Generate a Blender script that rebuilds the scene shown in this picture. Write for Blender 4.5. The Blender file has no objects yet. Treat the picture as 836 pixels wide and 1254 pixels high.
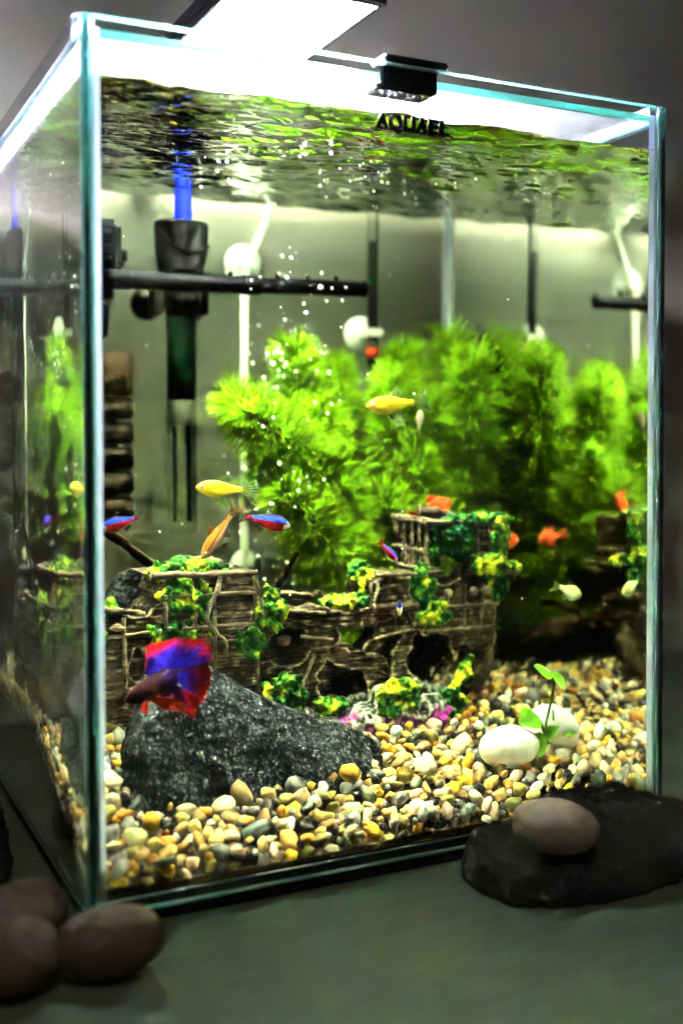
import bpy, bmesh, math, random
import numpy as np
from mathutils import Vector, Matrix

# ------------------------------------------------------------------ camera, world, light, exposure
S = bpy.context.scene
COL = S.collection
W, D, H, T = .29, .29, .351, .004          # tank outside size and glass thickness, metres
WATER = .3285                               # water level

cam_d = bpy.data.cameras.new('camera')
cam = bpy.data.objects.new('camera', cam_d)
COL.objects.link(cam)
S.camera = cam
yaw, pit, rol = .458479, -.0267508, -.00265324
fw = Vector((math.sin(yaw)*math.cos(pit), math.cos(yaw)*math.cos(pit), math.sin(pit)))
rt = Vector((math.cos(yaw), -math.sin(yaw), 0))
up = rt.cross(fw)
r2 = rt*math.cos(rol) + up*math.sin(rol)
u2 = -rt*math.sin(rol) + up*math.cos(rol)
M4 = Matrix(((r2.x, u2.x, -fw.x, -.10257079), (r2.y, u2.y, -fw.y, -.43139019), (r2.z, u2.z, -fw.z, .18904136), (0, 0, 0, 1)))
cam.matrix_world = M4
cam_d.sensor_fit = 'HORIZONTAL'
cam_d.sensor_width = 36
cam_d.lens = 36*1377.444/836
cam_d.shift_y = -57.182/836
cam_d.clip_start = .02
cam_d.clip_end = 50
cam_d.dof.use_dof = True
cam_d.dof.focus_distance = .530
cam_d.dof.aperture_fstop = 5.6

world = bpy.data.worlds.new('World')
S.world = world
world.use_nodes = True
world.node_tree.nodes['Background'].inputs['Color'].default_value = (1.0, .93, .84, 1)
world.node_tree.nodes['Background'].inputs['Strength'].default_value = .016

LAMP_L = 540.0
# unseen fill lamp added to brighten the table, high in front of the tank
al_d = bpy.data.lights.new('table_fill_light', 'AREA'); al_d.shape = 'DISK'; al_d.size = .45; al_d.energy = 2.9; al_d.color = (1, .90, .74); al_d.spread = math.radians(110)
al_o = bpy.data.objects.new('table_fill_light', al_d); al_o.location = (-.25, -.85, 1.7); COL.objects.link(al_o)
S.view_settings.view_transform = 'Standard'
S.view_settings.look = 'None'
S.view_settings.exposure = 0
S.view_settings.gamma = 1
S.render.engine = 'CYCLES'
cy = S.cycles
cy.max_bounces = 24
cy.transmission_bounces = 24
cy.glossy_bounces = 10
cy.diffuse_bounces = 8
cy.transparent_max_bounces = 16
cy.volume_bounces = 0
cy.caustics_reflective = True
cy.caustics_refractive = True
cy.blur_glossy = 1.0
cy.sample_clamp_indirect = 260
cy.use_denoising = True
try:
    cy.denoiser = 'OPENIMAGEDENOISE'
    cy.denoising_prefilter = 'ACCURATE'
    cy.denoising_input_passes = 'RGB_ALBEDO_NORMAL'
except Exception:
    pass
cy.use_adaptive_sampling = True
cy.adaptive_threshold = .02

rnd = random.Random(7)
rng = np.random.default_rng(11)

# ------------------------------------------------------------------ helpers
def tag(o, label=None, cat=None, group=None, kind=None):
    if label: o['label'] = label
    if cat: o['category'] = cat
    if group: o['group'] = group
    if kind: o['kind'] = kind
    return o

def empty(name, loc=(0, 0, 0), label=None, cat=None, group=None):
    o = bpy.data.objects.new(name, None)
    o.empty_display_size = .01
    COL.objects.link(o)
    o.location = loc
    return tag(o, label, cat, group)

def link(name, me, mat=None, parent=None, smooth=True):
    o = bpy.data.objects.new(name, me)
    COL.objects.link(o)
    if mat and not me.materials: me.materials.append(mat)
    if smooth: me.polygons.foreach_set('use_smooth', [True]*len(me.polygons))
    if parent:
        o.parent = parent
        o.matrix_parent_inverse = Matrix.Translation(parent.location).inverted() if parent.type == 'EMPTY' else Matrix()
    return o

def mesh(name, v, f, mat=None, parent=None, smooth=True, col=None):
    me = bpy.data.meshes.new(name)
    me.from_pydata([tuple(map(float, p)) for p in v], [], [tuple(map(int, q)) for q in f])
    if col is not None:
        a = me.color_attributes.new('Col', 'FLOAT_COLOR', 'POINT')
        c = np.ones((len(v), 4), np.float32); c[:, :3] = col
        a.data.foreach_set('color', c.ravel())
    me.update()
    return link(name, me, mat, parent, smooth)

class G:
    """geometry collector: vertices, faces, colours"""
    def __init__(s): s.v = []; s.f = []; s.c = []
    def add(s, v, f, c=None):
        b = len(s.v); s.v += [tuple(p) for p in v]; s.f += [tuple(b+i for i in q) for q in f]
        s.c += [c if c is not None else (1, 1, 1)]*len(v) if (c is None or not hasattr(c[0], '__len__')) else [tuple(x) for x in c]
        return s
    def box(s, lo, hi, c=None):
        x0, y0, z0 = lo; x1, y1, z1 = hi
        return s.add([(x0,y0,z0),(x1,y0,z0),(x1,y1,z0),(x0,y1,z0),(x0,y0,z1),(x1,y0,z1),(x1,y1,z1),(x0,y1,z1)],
                     [(0,3,2,1),(4,5,6,7),(0,1,5,4),(1,2,6,5),(2,3,7,6),(3,0,4,7)], c)
    def tube(s, pts, rad, n=10, c=None, cap=True, flat=1.0):
        pts = [Vector(p) for p in pts]; k = len(pts)
        if not hasattr(rad, '__len__'): rad = [rad]*k
        v = []; f = []; prev = None
        for i, p in enumerate(pts):
            t = (pts[min(i+1, k-1)] - pts[max(i-1, 0)])
            if t.length < 1e-9: t = Vector((0, 0, 1))
            t.normalize()
            if prev is None:
                a = Vector((0, 0, 1)) if abs(t.z) < .9 else Vector((1, 0, 0))
                nrm = (a - t*a.dot(t)).normalized()
            else:
                nrm = prev - t*prev.dot(t)
                nrm = nrm.normalized() if nrm.length > 1e-6 else prev
            prev = nrm; b = t.cross(nrm)
            for j in range(n):
                a = 2*math.pi*j/n
                v.append(p + (nrm*math.cos(a)*flat + b*math.sin(a))*rad[i])
        for i in range(k-1):
            for j in range(n):
                f.append((i*n+j, i*n+(j+1) % n, (i+1)*n+(j+1) % n, (i+1)*n+j))
        if cap:
            f.append(tuple(range(n-1, -1, -1))); f.append(tuple((k-1)*n+j for j in range(n)))
        return s.add(v, f, c)
    def lathe(s, prof, axis_o, n=24, c=None):
        """prof: (radius, z) pairs round a vertical axis"""
        ox, oy, oz = axis_o
        v = []; f = []
        for r, z in prof:
            for j in range(n):
                a = 2*math.pi*j/n; v.append((ox+r*math.cos(a), oy+r*math.sin(a), oz+z))
        for i in range(len(prof)-1):
            for j in range(n):
                f.append((i*n+j, i*n+(j+1) % n, (i+1)*n+(j+1) % n, (i+1)*n+j))
        f.append(tuple(range(n-1, -1, -1))); f.append(tuple((len(prof)-1)*n+j for j in range(n)))
        return s.add(v, f, c)
    def build(s, name, mat, parent=None, smooth=True, bevel=0, seg=2, colour=False):
        o = mesh(name, s.v, s.f, mat, parent, smooth, np.array(s.c, np.float32) if colour else None)
        if bevel:
            bm = bmesh.new(); bm.from_mesh(o.data)
            bmesh.ops.bevel(bm, geom=bm.edges[:], offset=bevel, segments=seg, affect='EDGES', clamp_overlap=True)
            bm.to_mesh(o.data); bm.free()
            if smooth: o.data.polygons.foreach_set('use_smooth', [True]*len(o.data.polygons))
        return o

def auto_smooth(o, deg=35):
    me = o.data
    bm = bmesh.new(); bm.from_mesh(me)
    for e in bm.edges:
        if len(e.link_faces) == 2 and e.calc_face_angle(0) > math.radians(deg): e.smooth = False
    bm.to_mesh(me); bm.free()
    return o

def noise3(p, seed=0):
    """smooth value noise in numpy, about -1..1"""
    p = np.asarray(p, float); i = np.floor(p).astype(np.int64); f = p-i; f = f*f*(3-2*f)
    def h(a):
        n = (a[..., 0]*374761393 + a[..., 1]*668265263 + a[..., 2]*2147483647 + seed*974634) & 0xffffffff
        n = ((n ^ (n >> 13))*1274126177) & 0xffffffff
        n = ((n ^ (n >> 16))*2246822519) & 0xffffffff
        return ((n >> 8) & 0xffff)/32767.5-1
    r = 0
    for dx in (0, 1):
        for dy in (0, 1):
            for dz in (0, 1):
                w = (f[..., 0] if dx else 1-f[..., 0])*(f[..., 1] if dy else 1-f[..., 1])*(f[..., 2] if dz else 1-f[..., 2])
                r = r + w*h(i+np.array([dx, dy, dz]))
    return r

def fbm(p, oct=4, seed=0):
    a = 1; r = 0; p = np.asarray(p, float)
    for k in range(oct):
        r = r+a*noise3(p*(2**k)+k*7.3, seed+k); a *= .5
    return r

# ------------------------------------------------------------------ materials
DRY = {'table_satin', 'wall_paint', 'brown_pebble', 'pale_pebble', 'slate', 'black_foam', 'white_lamp_shell', 'clear_plastic', 'polished_arris'}
class N:
    """small node builder"""
    def __init__(s, name):
        s.m = bpy.data.materials.new(name); s.m.use_nodes = True; s.t = s.m.node_tree
        for n in list(s.t.nodes): s.t.nodes.remove(n)
        s.out = s.t.nodes.new('ShaderNodeOutputMaterial')
    def n(s, typ, inp=None, **kw):
        n = s.t.nodes.new('ShaderNode'+typ)
        for k, v in kw.items(): setattr(n, k, v)
        for k, v in (inp or {}).items():
            if isinstance(v, tuple) and len(v) == 2 and hasattr(v[0], 'outputs'): s.t.links.new(v[0].outputs[v[1]], n.inputs[k])
            elif hasattr(v, 'outputs'): s.t.links.new(v.outputs[0], n.inputs[k])
            else: n.inputs[k].default_value = v
        return n
    def ramp(s, fac, stops, interp='LINEAR'):
        n = s.t.nodes.new('ShaderNodeValToRGB'); n.color_ramp.interpolation = interp
        e = n.color_ramp.elements
        while len(e) < len(stops): e.new(.5)
        for k, (p, c) in enumerate(stops):
            e[k].position = p; e[k].color = tuple(c)+((1,) if len(c) == 3 else ())
        s.t.links.new(fac[0].outputs[fac[1]] if isinstance(fac, tuple) else fac.outputs[0], n.inputs[0])
        return n
    def mixc(s, f, a, b, mode='MIX'):
        n = s.t.nodes.new('ShaderNodeMix'); n.data_type = 'RGBA'; n.blend_type = mode
        for idx, v in ((0, f), (6, a), (7, b)):
            if isinstance(v, tuple) and len(v) == 2 and hasattr(v[0], 'outputs'): s.t.links.new(v[0].outputs[v[1]], n.inputs[idx])
            elif hasattr(v, 'outputs'): s.t.links.new(v.outputs[2] if v.type == 'MIX' else v.outputs[0], n.inputs[idx])
            elif idx == 0: n.inputs[0].default_value = v
            else: n.inputs[idx].default_value = tuple(v)+((1,) if len(v) == 3 else ())
        return n
    def surf(s, sh): s.t.links.new(sh.outputs[0], s.out.inputs['Surface']); return s.m
    def pr(s, color, rough=.5, **kw):
        n = s.t.nodes.new('ShaderNodeBsdfPrincipled')
        if isinstance(color, tuple) and not hasattr(color[0], 'outputs'): n.inputs['Base Color'].default_value = tuple(color)+((1,) if len(color) == 3 else ())
        elif isinstance(color, tuple): s.t.links.new(color[0].outputs[color[1]], n.inputs['Base Color'])
        else: s.t.links.new(color.outputs[2] if color.type == 'MIX' else color.outputs[0], n.inputs['Base Color'])
        if hasattr(rough, 'outputs'): s.t.links.new(rough.outputs[0], n.inputs['Roughness'])
        else: n.inputs['Roughness'].default_value = rough
        if s.m.name.split('.')[0] not in DRY: n.inputs['IOR'].default_value = 1.15      # wet: glass, resin or skin against water
        for k, v in kw.items():
            k = k.replace('_', ' ')
            if hasattr(v, 'outputs'): s.t.links.new(v.outputs[0], n.inputs[k])
            else: n.inputs[k].default_value = v
        return n
    def coord(s, scale=None, which='Object'):
        tc = s.n('TexCoord')
        if scale is None: return (tc, which)
        mp = s.n('Mapping', {'Vector': (tc, which)}); mp.inputs['Scale'].default_value = scale
        return (mp, 'Vector')
    def bump(s, h, strength=.3, dist=.001):
        b = s.n('Bump', {'Height': h}); b.inputs['Strength'].default_value = strength; b.inputs['Distance'].default_value = dist
        return b

def m_plain(name, c, rough=.5, vary=.15, scale=120, bump=.15, bd=.0004, **kw):
    k = N(name); co = k.coord()
    nz = k.n('TexNoise', {'Vector': co, 'Scale': scale, 'Detail': 5.0, 'Roughness': .6})
    c0 = tuple(x*(1-vary) for x in c); c1 = tuple(min(1, x*(1+vary)) for x in c)
    rp = k.ramp(nz, [(.3, c0), (.7, c1)])
    b = k.bump(nz, bump, bd)
    return k.surf(k.pr(rp, rough, Normal=b, **kw))

def m_attr(name, rough=.5, scale=300, vary=.25, bump=.3, bd=.0005, **kw):
    """colour carried by the mesh, broken up by noise"""
    k = N(name); co = k.coord()
    at = k.n('Attribute', attribute_name='Col')
    nz = k.n('TexNoise', {'Vector': co, 'Scale': scale, 'Detail': 6.0, 'Roughness': .65})
    rp = k.ramp(nz, [(.25, (1-vary,)*3), (.75, (1+vary*.6,)*3)])
    mx = k.mixc(1.0, (at, 'Color'), rp, 'MULTIPLY')
    b = k.bump(nz, bump, bd)
    return k.surf(k.pr(mx, rough, Normal=b, **kw))

MAT = {}
# glass: clear, faintly green through its length
k = N('glass')
gl = k.n('BsdfGlass', {'Color': (.99, .998, .995, 1), 'Roughness': 0.0, 'IOR': 1.25})
k.surf(gl)
va = k.n('VolumeAbsorption', {'Color': (.25, .86, .74, 1), 'Density': 7.0})
k.t.links.new(va.outputs[0], k.out.inputs['Volume'])
MAT['glass'] = k.m
k = N('water')
MAT['water'] = k.surf(k.n('BsdfGlass', {'Color': (.99, 1, .985, 1), 'Roughness': 0.0, 'IOR': 1.33}))
va = k.n('VolumeAbsorption', {'Color': (.77, .905, .0, 1), 'Density': 2.0})
k.t.links.new(va.outputs[0], k.out.inputs['Volume'])

# ------------------------------------------------------------------ setting: table, wall
k = N('table_satin'); co = k.coord((60, 420, 60)); 
nz = k.n('TexNoise', {'Vector': co, 'Scale': 1.0, 'Detail': 3.0, 'Roughness': .6})
n2 = k.n('TexNoise', {'Vector': k.coord(), 'Scale': 9.0, 'Detail': 4.0})
cc = k.mixc((n2, 0), (.10, .128, .088), (.13, .158, .112))
c3 = k.ramp((nz, 0), [(.35, (.90, .90, .90)), (.65, (1.09, 1.09, 1.08))]); cc = k.mixc(1.0, cc, c3, 'MULTIPLY')
MAT['table'] = k.surf(k.pr(cc, .26, Normal=k.bump(nz, .4, .0008), **{'Specular_IOR_Level': .5}))
k = N('wall_paint')
nz = k.n('TexNoise', {'Vector': k.coord(), 'Scale': 260.0, 'Detail': 4.0})
n2 = k.n('TexNoise', {'Vector': k.coord(), 'Scale': 4.0, 'Detail': 3.0})
cc = k.mixc((n2, 0), (.35, .31, .265), (.40, .355, .305))
MAT['wall'] = k.surf(k.pr(cc, .85, Normal=k.bump(nz, .2, .0008)))

TZ = -.006
g = G(); n = 24
vs = [(-1.2+2.6*i/n, -.9+1.2465*j/n, TZ) for j in range(n+1) for i in range(n+1)]
table = mesh('table_top', vs, [(j*(n+1)+i, j*(n+1)+i+1, (j+1)*(n+1)+i+1, (j+1)*(n+1)+i) for j in range(n) for i in range(n)], MAT['table'])
tag(table, 'grey green satin table top under the aquarium', 'table', kind='structure')
WALL_Y = .347
wall = G().box((-1.6, WALL_Y, -.3), (2.0, WALL_Y+.05, 1.3)).build('wall', MAT['wall'], smooth=False)
tag(wall, 'plain beige grey wall behind the aquarium', 'wall', kind='structure')
mat_foam = m_plain('black_foam', (.012, .012, .012), .9)
mt = G().box((.002, .002, TZ+.0003), (W-.002, D-.002, -.0003)).build('foam_mat', mat_foam, bevel=.0012)
tag(mt, 'thin black foam mat under the glass tank', 'mat')

# ------------------------------------------------------------------ aquarium
aq = empty('aquarium', (W/2, D/2, 0), 'clear rimless glass aquarium tank with green tinted edges', 'aquarium')
k = N('ground_glass_edge')
g1 = k.n('BsdfGlass', {'Color': (.80, .97, .93, 1), 'Roughness': .25, 'IOR': 1.5})
d1 = k.n('BsdfDiffuse', {'Color': (.22, .62, .58, 1)}); t1 = k.n('BsdfTranslucent', {'Color': (.25, .80, .74, 1)})
m1 = k.n('MixShader', {0: .65}); k.t.links.new(d1.outputs[0], m1.inputs[1]); k.t.links.new(t1.outputs[0], m1.inputs[2])
m2 = k.n('MixShader', {0: .16}); k.t.links.new(g1.outputs[0], m2.inputs[1]); k.t.links.new(m1.outputs[0], m2.inputs[2])
k.surf(m2)
va = k.n('VolumeAbsorption', {'Color': (.25, .86, .74, 1), 'Density': 7.0})
k.t.links.new(va.outputs[0], k.out.inputs['Volume'])
MAT['edge'] = k.m
k = N('polished_arris')
d1 = k.pr((.70, .86, .88), .25); t1 = k.n('BsdfTranslucent', {'Color': (.62, .90, .90, 1)})
m1 = k.n('MixShader', {0: .6}); k.t.links.new(d1.outputs[0], m1.inputs[1]); k.t.links.new(t1.outputs[0], m1.inputs[2])
g1 = k.n('BsdfGlass', {'Color': (.9, .98, .96, 1), 'Roughness': .2, 'IOR': 1.5})
m2 = k.n('MixShader', {0: .55}); k.t.links.new(g1.outputs[0], m2.inputs[1]); k.t.links.new(m1.outputs[0], m2.inputs[2])
k.surf(m2)
va = k.n('VolumeAbsorption', {'Color': (.25, .86, .74, 1), 'Density': 7.0})
k.t.links.new(va.outputs[0], k.out.inputs['Volume'])
MAT['arris'] = k.m
def pane(name, lo, hi):
    o = auto_smooth(G().box(lo, hi).build(name, MAT['glass'], aq, smooth=False, bevel=.0007, seg=1))
    o.data.materials.append(MAT['edge']); o.data.materials.append(MAT['arris'])
    ax = min(range(3), key=lambda i: hi[i]-lo[i])          # the thin direction
    for p in o.data.polygons:
        if abs(p.normal[ax]) < .95: p.material_index = 1 if max(abs(q) for q in p.normal) > .95 else 2
    return o
e_ = .0002
pane('side_pane', (0, 0, 0), (T, D, H))
pane('side_pane', (W-T, 0, 0), (W, D, H))
pane('front_pane', (T+e_, 0, 0), (W-T-e_, T, H))
pane('back_pane', (T+e_, D-T, 0), (W-T-e_, D, H))
pane('bottom_pane', (T+e_, T+e_, 0), (W-T-e_, D-T-e_, .005))
k = N('silicone')
d1 = k.pr((.80, .82, .93), .3); t1 = k.n('BsdfTranslucent', {'Color': (.80, .82, .97, 1)})
m1 = k.n('MixShader', {0: .6}); k.t.links.new(d1.outputs[0], m1.inputs[1]); k.t.links.new(t1.outputs[0], m1.inputs[2])
MAT['silicone'] = k.surf(m1)
for sx, sy in ((0, 0), (1, 0), (0, 1), (1, 1)):
    x = T+.0006 if sx == 0 else W-T-.0006; y = T+.0006 if sy == 0 else D-T-.0006
    dx = 1 if sx == 0 else -1; dy = 1 if sy == 0 else -1
    a = .0036
    prof = [(x, y), (x+dx*a, y), (x+dx*a*.45, y+dy*a*.45), (x, y+dy*a)]
    if dx*dy < 0: prof = prof[::-1]
    v = [(p[0], p[1], z) for z in (.0056, H-.004) for p in prof]
    f = [(0, 1, 5, 4), (1, 2, 6, 5), (2, 3, 7, 6), (3, 0, 4, 7), (3, 2, 1, 0), (4, 5, 6, 7)]
    mesh('silicone_seam', v, f, MAT['silicone'], aq, smooth=False)
MAT['clear_plastic'] = (lambda k: k.surf(k.pr((.80, .80, .95), .18, Transmission_Weight=.6, IOR=1.45)))(N('clear_plastic'))
for x in (T/2, W-T/2):
    g = G(); pts = []
    for a in range(0, 181, 20):
        pts.append((math.cos(math.radians(a))*(T/2+.0011), math.sin(math.radians(a))*.0022))
    outer = [(T/2+.0011, -.008)] + pts + [(-T/2-.0011, -.008)]
    inner = [(-T/2-.0002, -.008), (-T/2-.0002, .0003), (T/2+.0002, .0003), (T/2+.0002, -.008)]
    pr_ = outer+inner; m = len(pr_)
    v = [(x+p[0], y, H+p[1]) for y in (.008, D-.01) for p in pr_]
    f = [(i, (i+1) % m, m+(i+1) % m, m+i) for i in range(m)] + [tuple(range(m-1, -1, -1)), tuple(range(m, 2*m))]
    mesh('edge_rail', v, f, MAT['clear_plastic'], aq, smooth=False)

# water: one closed body with a rippled top
gx0, gx1, gy0, gy1 = T+.00025, W-T-.00025, T+.00025, D-T-.00025
n = 300
X, Y = np.meshgrid(np.linspace(gx0, gx1, n), np.linspace(gy0, gy1, n))
Z = np.full_like(X, WATER)
for i in range(34):
    lam = .0065*(6.5**rng.random()); th = rng.normal(1.40, .5); kx, ky = math.cos(th), math.sin(th)
    amp = lam*.0060*(.6+.8*rng.random())
    ph = rng.random()*6.28
    bend = .35*np.sin(2*math.pi*(X*.8+Y*.5)/.11+i)
    Z += amp*np.sin(2*math.pi*(kx*X+ky*Y)/lam+ph+bend*2)
# rings spreading from the spray bar outlet
rr = np.hypot(X-.12, Y-.2)
Z += .00012*np.sin(2*math.pi*rr/.016)*np.exp(-rr/.07)
de = np.minimum(np.minimum(X-gx0, gx1-X), np.minimum(Y-gy0, gy1-Y))
Z += .0013*np.exp(-de/.0016)
top = np.stack([X, Y, Z], -1).reshape(-1, 3)
v = top.tolist(); f = [(j*n+i, j*n+i+1, (j+1)*n+i+1, (j+1)*n+i) for j in range(n-1) for i in range(n-1)]
loop = [i for i in range(n)] + [j*n+n-1 for j in range(1, n)] + [(n-1)*n+i for i in range(n-2, -1, -1)] + [j*n for j in range(n-2, 0, -1)]
b0 = len(v)
v += [(top[i][0], top[i][1], .00525) for i in loop]
L = len(loop)
side = [(loop[(i+1) % L], loop[i], b0+i, b0+(i+1) % L) for i in range(L)]
me = bpy.data.meshes.new('water')
me.from_pydata(v, [], f+side+[tuple(b0+i for i in range(L-1, -1, -1))])
sm = [True]*len(f)+[False]*(L+1)
me.polygons.foreach_set('use_smooth', sm)
bm = bmesh.new(); bm.from_mesh(me)
bm.edges.ensure_lookup_table()
lp = set(loop)
for e in bm.edges:
    if e.verts[0].index in lp and e.verts[1].index in lp: e.smooth = False
bm.to_mesh(me); bm.free()
wat = link('water', me, MAT['water'], None, smooth=False)
me.polygons.foreach_set('use_smooth', sm)
tag(wat, 'clear rippled water filling the glass tank', 'water', kind='structure')

# ------------------------------------------------------------------ lamp over the tank
LZ = .383
lamp = empty('led_lamp', (.107, .30, LZ), 'bright white LED lamp panel hanging over the open tank', 'lamp')
k = N('led_panel'); em = k.n('Emission', {'Color': (.93, .91, 1.08, 1), 'Strength': LAMP_L}); MAT['led'] = k.surf(em)
mat_blk = m_plain('black_plastic', (.012, .012, .013), .32, bump=.05)
mat_wht = m_plain('white_lamp_shell', (.75, .75, .76), .35, bump=.03)
x0, x1, y0, y1 = .075, .139, .019, .2965
def rrect(x0, x1, y0, y1, r, n=6):
    o = []
    for cx, cy_, a0 in ((x1-r, y1-r, 0), (x0+r, y1-r, 90), (x0+r, y0+r, 180), (x1-r, y0+r, 270)):
        for i in range(n+1):
            a = math.radians(a0+90*i/n); o.append((cx+r*math.cos(a), cy_+r*math.sin(a)))
    return o
def slab(outl, z0, z1):
    m = len(outl); v = [(p[0], p[1], z) for z in (z0, z1) for p in outl]
    return v, [(i, (i+1) % m, m+(i+1) % m, m+i) for i in range(m)]+[tuple(range(m-1, -1, -1)), tuple(range(m, 2*m))]
g = G().add(*slab(rrect(x0, x1, y0+.002, .200, .006), LZ, LZ+.003)); g.build('diffuser', MAT['led'], lamp, smooth=False)
for xa, xb in ((x0-.0022, x0-.0005), (x1+.0005, x1+.0022)): G().box((xa, y0+.002, LZ-.0006), (xb, .2035, LZ+.0031)).build('light_skirt', mat_blk, lamp, smooth=False)  # thin skirts added to keep the diffuser's sides from lighting the wall
G().box((x0-.0022, .2005, LZ-.0006), (x1+.0022, y1, LZ+.0030)).build('rear_cover', mat_blk, lamp, smooth=False)
g = G().add(*slab(rrect(x0-.002, x1+.002, y0, y1+.002, .008), LZ+.0032, LZ+.012)); HOUS = g.build('housing', mat_blk, lamp, smooth=False, bevel=.001)
g = G().add(*slab(rrect(x0-.003, x1+.003, y0-.004, y0+.001, .0022), LZ-.001, LZ+.0125)); g.build('end_cap', mat_blk, HOUS, smooth=False)
g = G().box((.092, D+.0010, H-.012), (.114, D+.0090, LZ+.003)); g.build('bracket', mat_blk, lamp, smooth=False, bevel=.001)

# glass lid resting on the clips, fogged underneath
lid = empty('glass_lid', (W/2, D/2, .344), 'clear glass cover lying just inside the tank rim, fogged underneath', 'lid')
o = auto_smooth(G().box((T+.0022, T+.0024, .3440), (W-T-.0022, D-.020, .3475)).build('cover_pane', MAT['glass'], lid, smooth=False, bevel=.0004, seg=1))
o.data.materials.append(MAT['edge'])
for p in o.data.polygons:
    if abs(p.normal[2]) < .95: p.material_index = 1
# ------------------------------------------------------------------ gravel
def gh(x, y):
    y = np.clip(y, 0, .29)
    return np.where(y < .11, .0155+.30*y, .0485+.03*(y-.11)) + .007*np.exp(-((x-.01)/.035)**2)*np.clip(y/.06, 0, 1) + .0022*noise3(np.stack(np.broadcast_arrays(x*32, y*32, np.zeros_like(x)+.5), -1), 5)
mat_sub = m_plain('gravel_fines', (.10, .07, .04), .8, .4, 400, .6, .001)
n = 60
X, Y = np.meshgrid(np.linspace(T+.001, W-T-.001, n), np.linspace(T+.001, D-T-.001, n))
Zg = gh(X, Y)-.0085
Zg = np.maximum(Zg, .0062)
top = np.stack([X, Y, Zg], -1).reshape(-1, 3)
v = top.tolist(); f = [(j*n+i, j*n+i+1, (j+1)*n+i+1, (j+1)*n+i) for j in range(n-1) for i in range(n-1)]
loop = [i for i in range(n)] + [j*n+n-1 for j in range(1, n)] + [(n-1)*n+i for i in range(n-2, -1, -1)] + [j*n for j in range(n-2, 0, -1)]
b0 = len(v); v += [(top[i][0], top[i][1], .0057) for i in loop]; L = len(loop)
f += [(loop[(i+1) % L], loop[i], b0+i, b0+(i+1) % L) for i in range(L)]+[tuple(b0+i for i in range(L-1, -1, -1))]
bed = mesh('gravel_bed', v, f, mat_sub, smooth=False)
tag(bed, 'bed of mixed river gravel on the aquarium floor', 'gravel', kind='structure')

PCOL = [((.48, .31, .10), 'tan'), ((.52, .27, .03), 'ochre'), ((.56, .44, .27), 'cream'), ((.66, .62, .56), 'white'), ((.09, .09, .085), 'dark'),
        ((.22, .215, .20), 'grey'), ((.27, .17, .075), 'brown'), ((.42, .16, .03), 'rust'), ((.47, .29, .21), 'pink'), ((.27, .22, .075), 'olive')]
PW_ = np.array([.17, .11, .13, .06, .13, .16, .12, .05, .04, .03])
def pebble_mat(name, c, seed):
    k = N('pebble_'+name); oi = k.n('ObjectInfo')
    tc = k.n('TexCoord')
    ad = k.n('VectorMath', {0: (tc, 'Object'), 1: (oi, 'Random')}, operation='ADD')
    nz = k.n('TexNoise', {'Vector': (ad, 0), 'Scale': 170.0, 'Detail': 5.0, 'Roughness': .65})
    n2 = k.n('TexNoise', {'Vector': (ad, 0), 'Scale': 900.0, 'Detail': 3.0})
    at = k.n('Attribute', attribute_name='Col')
    dk = tuple(x*.55 for x in c); lt = tuple(min(.85, x*1.25+.02) for x in c)
    rp = k.ramp(nz, [(.28, dk), (.5, c), (.72, lt)])
    mx = k.mixc(1.0, rp, (at, 'Color'), 'MULTIPLY')
    h = k.n('Math', {0: (nz, 0), 1: (n2, 0)}, operation='ADD')
    return k.surf(k.pr(mx, .34, Normal=k.bump(h, .35, .0006)))
PM = [pebble_mat(nm, c, i) for i, (c, nm) in enumerate(PCOL)]
def ico(sub):
    bm = bmesh.new(); bmesh.ops.create_icosphere(bm, subdivisions=sub, radius=1)
    v = np.array([q.co[:] for q in bm.verts]); f = [tuple(x.index for x in q.verts) for q in bm.faces]; bm.free()
    return v, f
ICO2, ICO3 = ico(2), ico(3)
ICO1 = ico(1)
def pebble_shape(seed, base=ICO2, rough=.30):
    v, f = base; r = np.random.default_rng(seed)
    p = v.copy()
    p *= (1+rough*noise3(v*1.3+seed*3.7, seed) + rough*.35*noise3(v*2.9+seed, seed+9))[:, None]
    for q in range(6):                    # a few worn flats
        nr = r.normal(size=3); nr /= np.linalg.norm(nr); dd = .52+.30*r.random()
        s_ = p@nr; over = np.maximum(s_-dd, 0); p -= np.outer(over*.88, nr)
    p *= np.array([1.0, .60+.3*r.random(), .48+.3*r.random()])
    return p/np.abs(p).max(), f
PSH = [pebble_shape(s) for s in range(14)]
PSL = [pebble_shape(s, ICO1) for s in range(14)]
peb = []                                   # (centre, size, rotation matrix, shape, colour)
def rotm(r, tilt=.5):
    a, b, c = r.random()*6.283, r.normal()*tilt, r.normal()*tilt
    return np.array((Matrix.Rotation(b, 3, 'X') @ Matrix.Rotation(c, 3, 'Y') @ Matrix.Rotation(a, 3, 'Z')))
def try_add(p, s, upright=False, sep=.80):
    p = np.array(p)
    key = tuple((p/.012).astype(int))
    for dx in (-1, 0, 1):
        for dy in (-1, 0, 1):
            for dz in (-1, 0, 1):
                for q, t in cells.get((key[0]+dx, key[1]+dy, key[2]+dz), ()):
                    if np.sum((p-q)**2) < (sep*(s+t))**2: return False
    cells.setdefault(key, []).append((p, s))
    R = rotm(rng, 1.2 if upright else .45)
    si = int(rng.integers(14)); ci = int(rng.choice(10, p=PW_))
    # keep it off the glass
    ext = np.abs((PSL[si][0]*s)@R.T).max(0)
    for ax in (0, 1):
        p[ax] = min(max(p[ax], T+.0006+ext[ax]), W-T-.0006-ext[ax])
    p[2] = max(p[2], .0058+ext[2])
    peb.append((p, s, R, si, ci))
    return True
cells = {}
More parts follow.
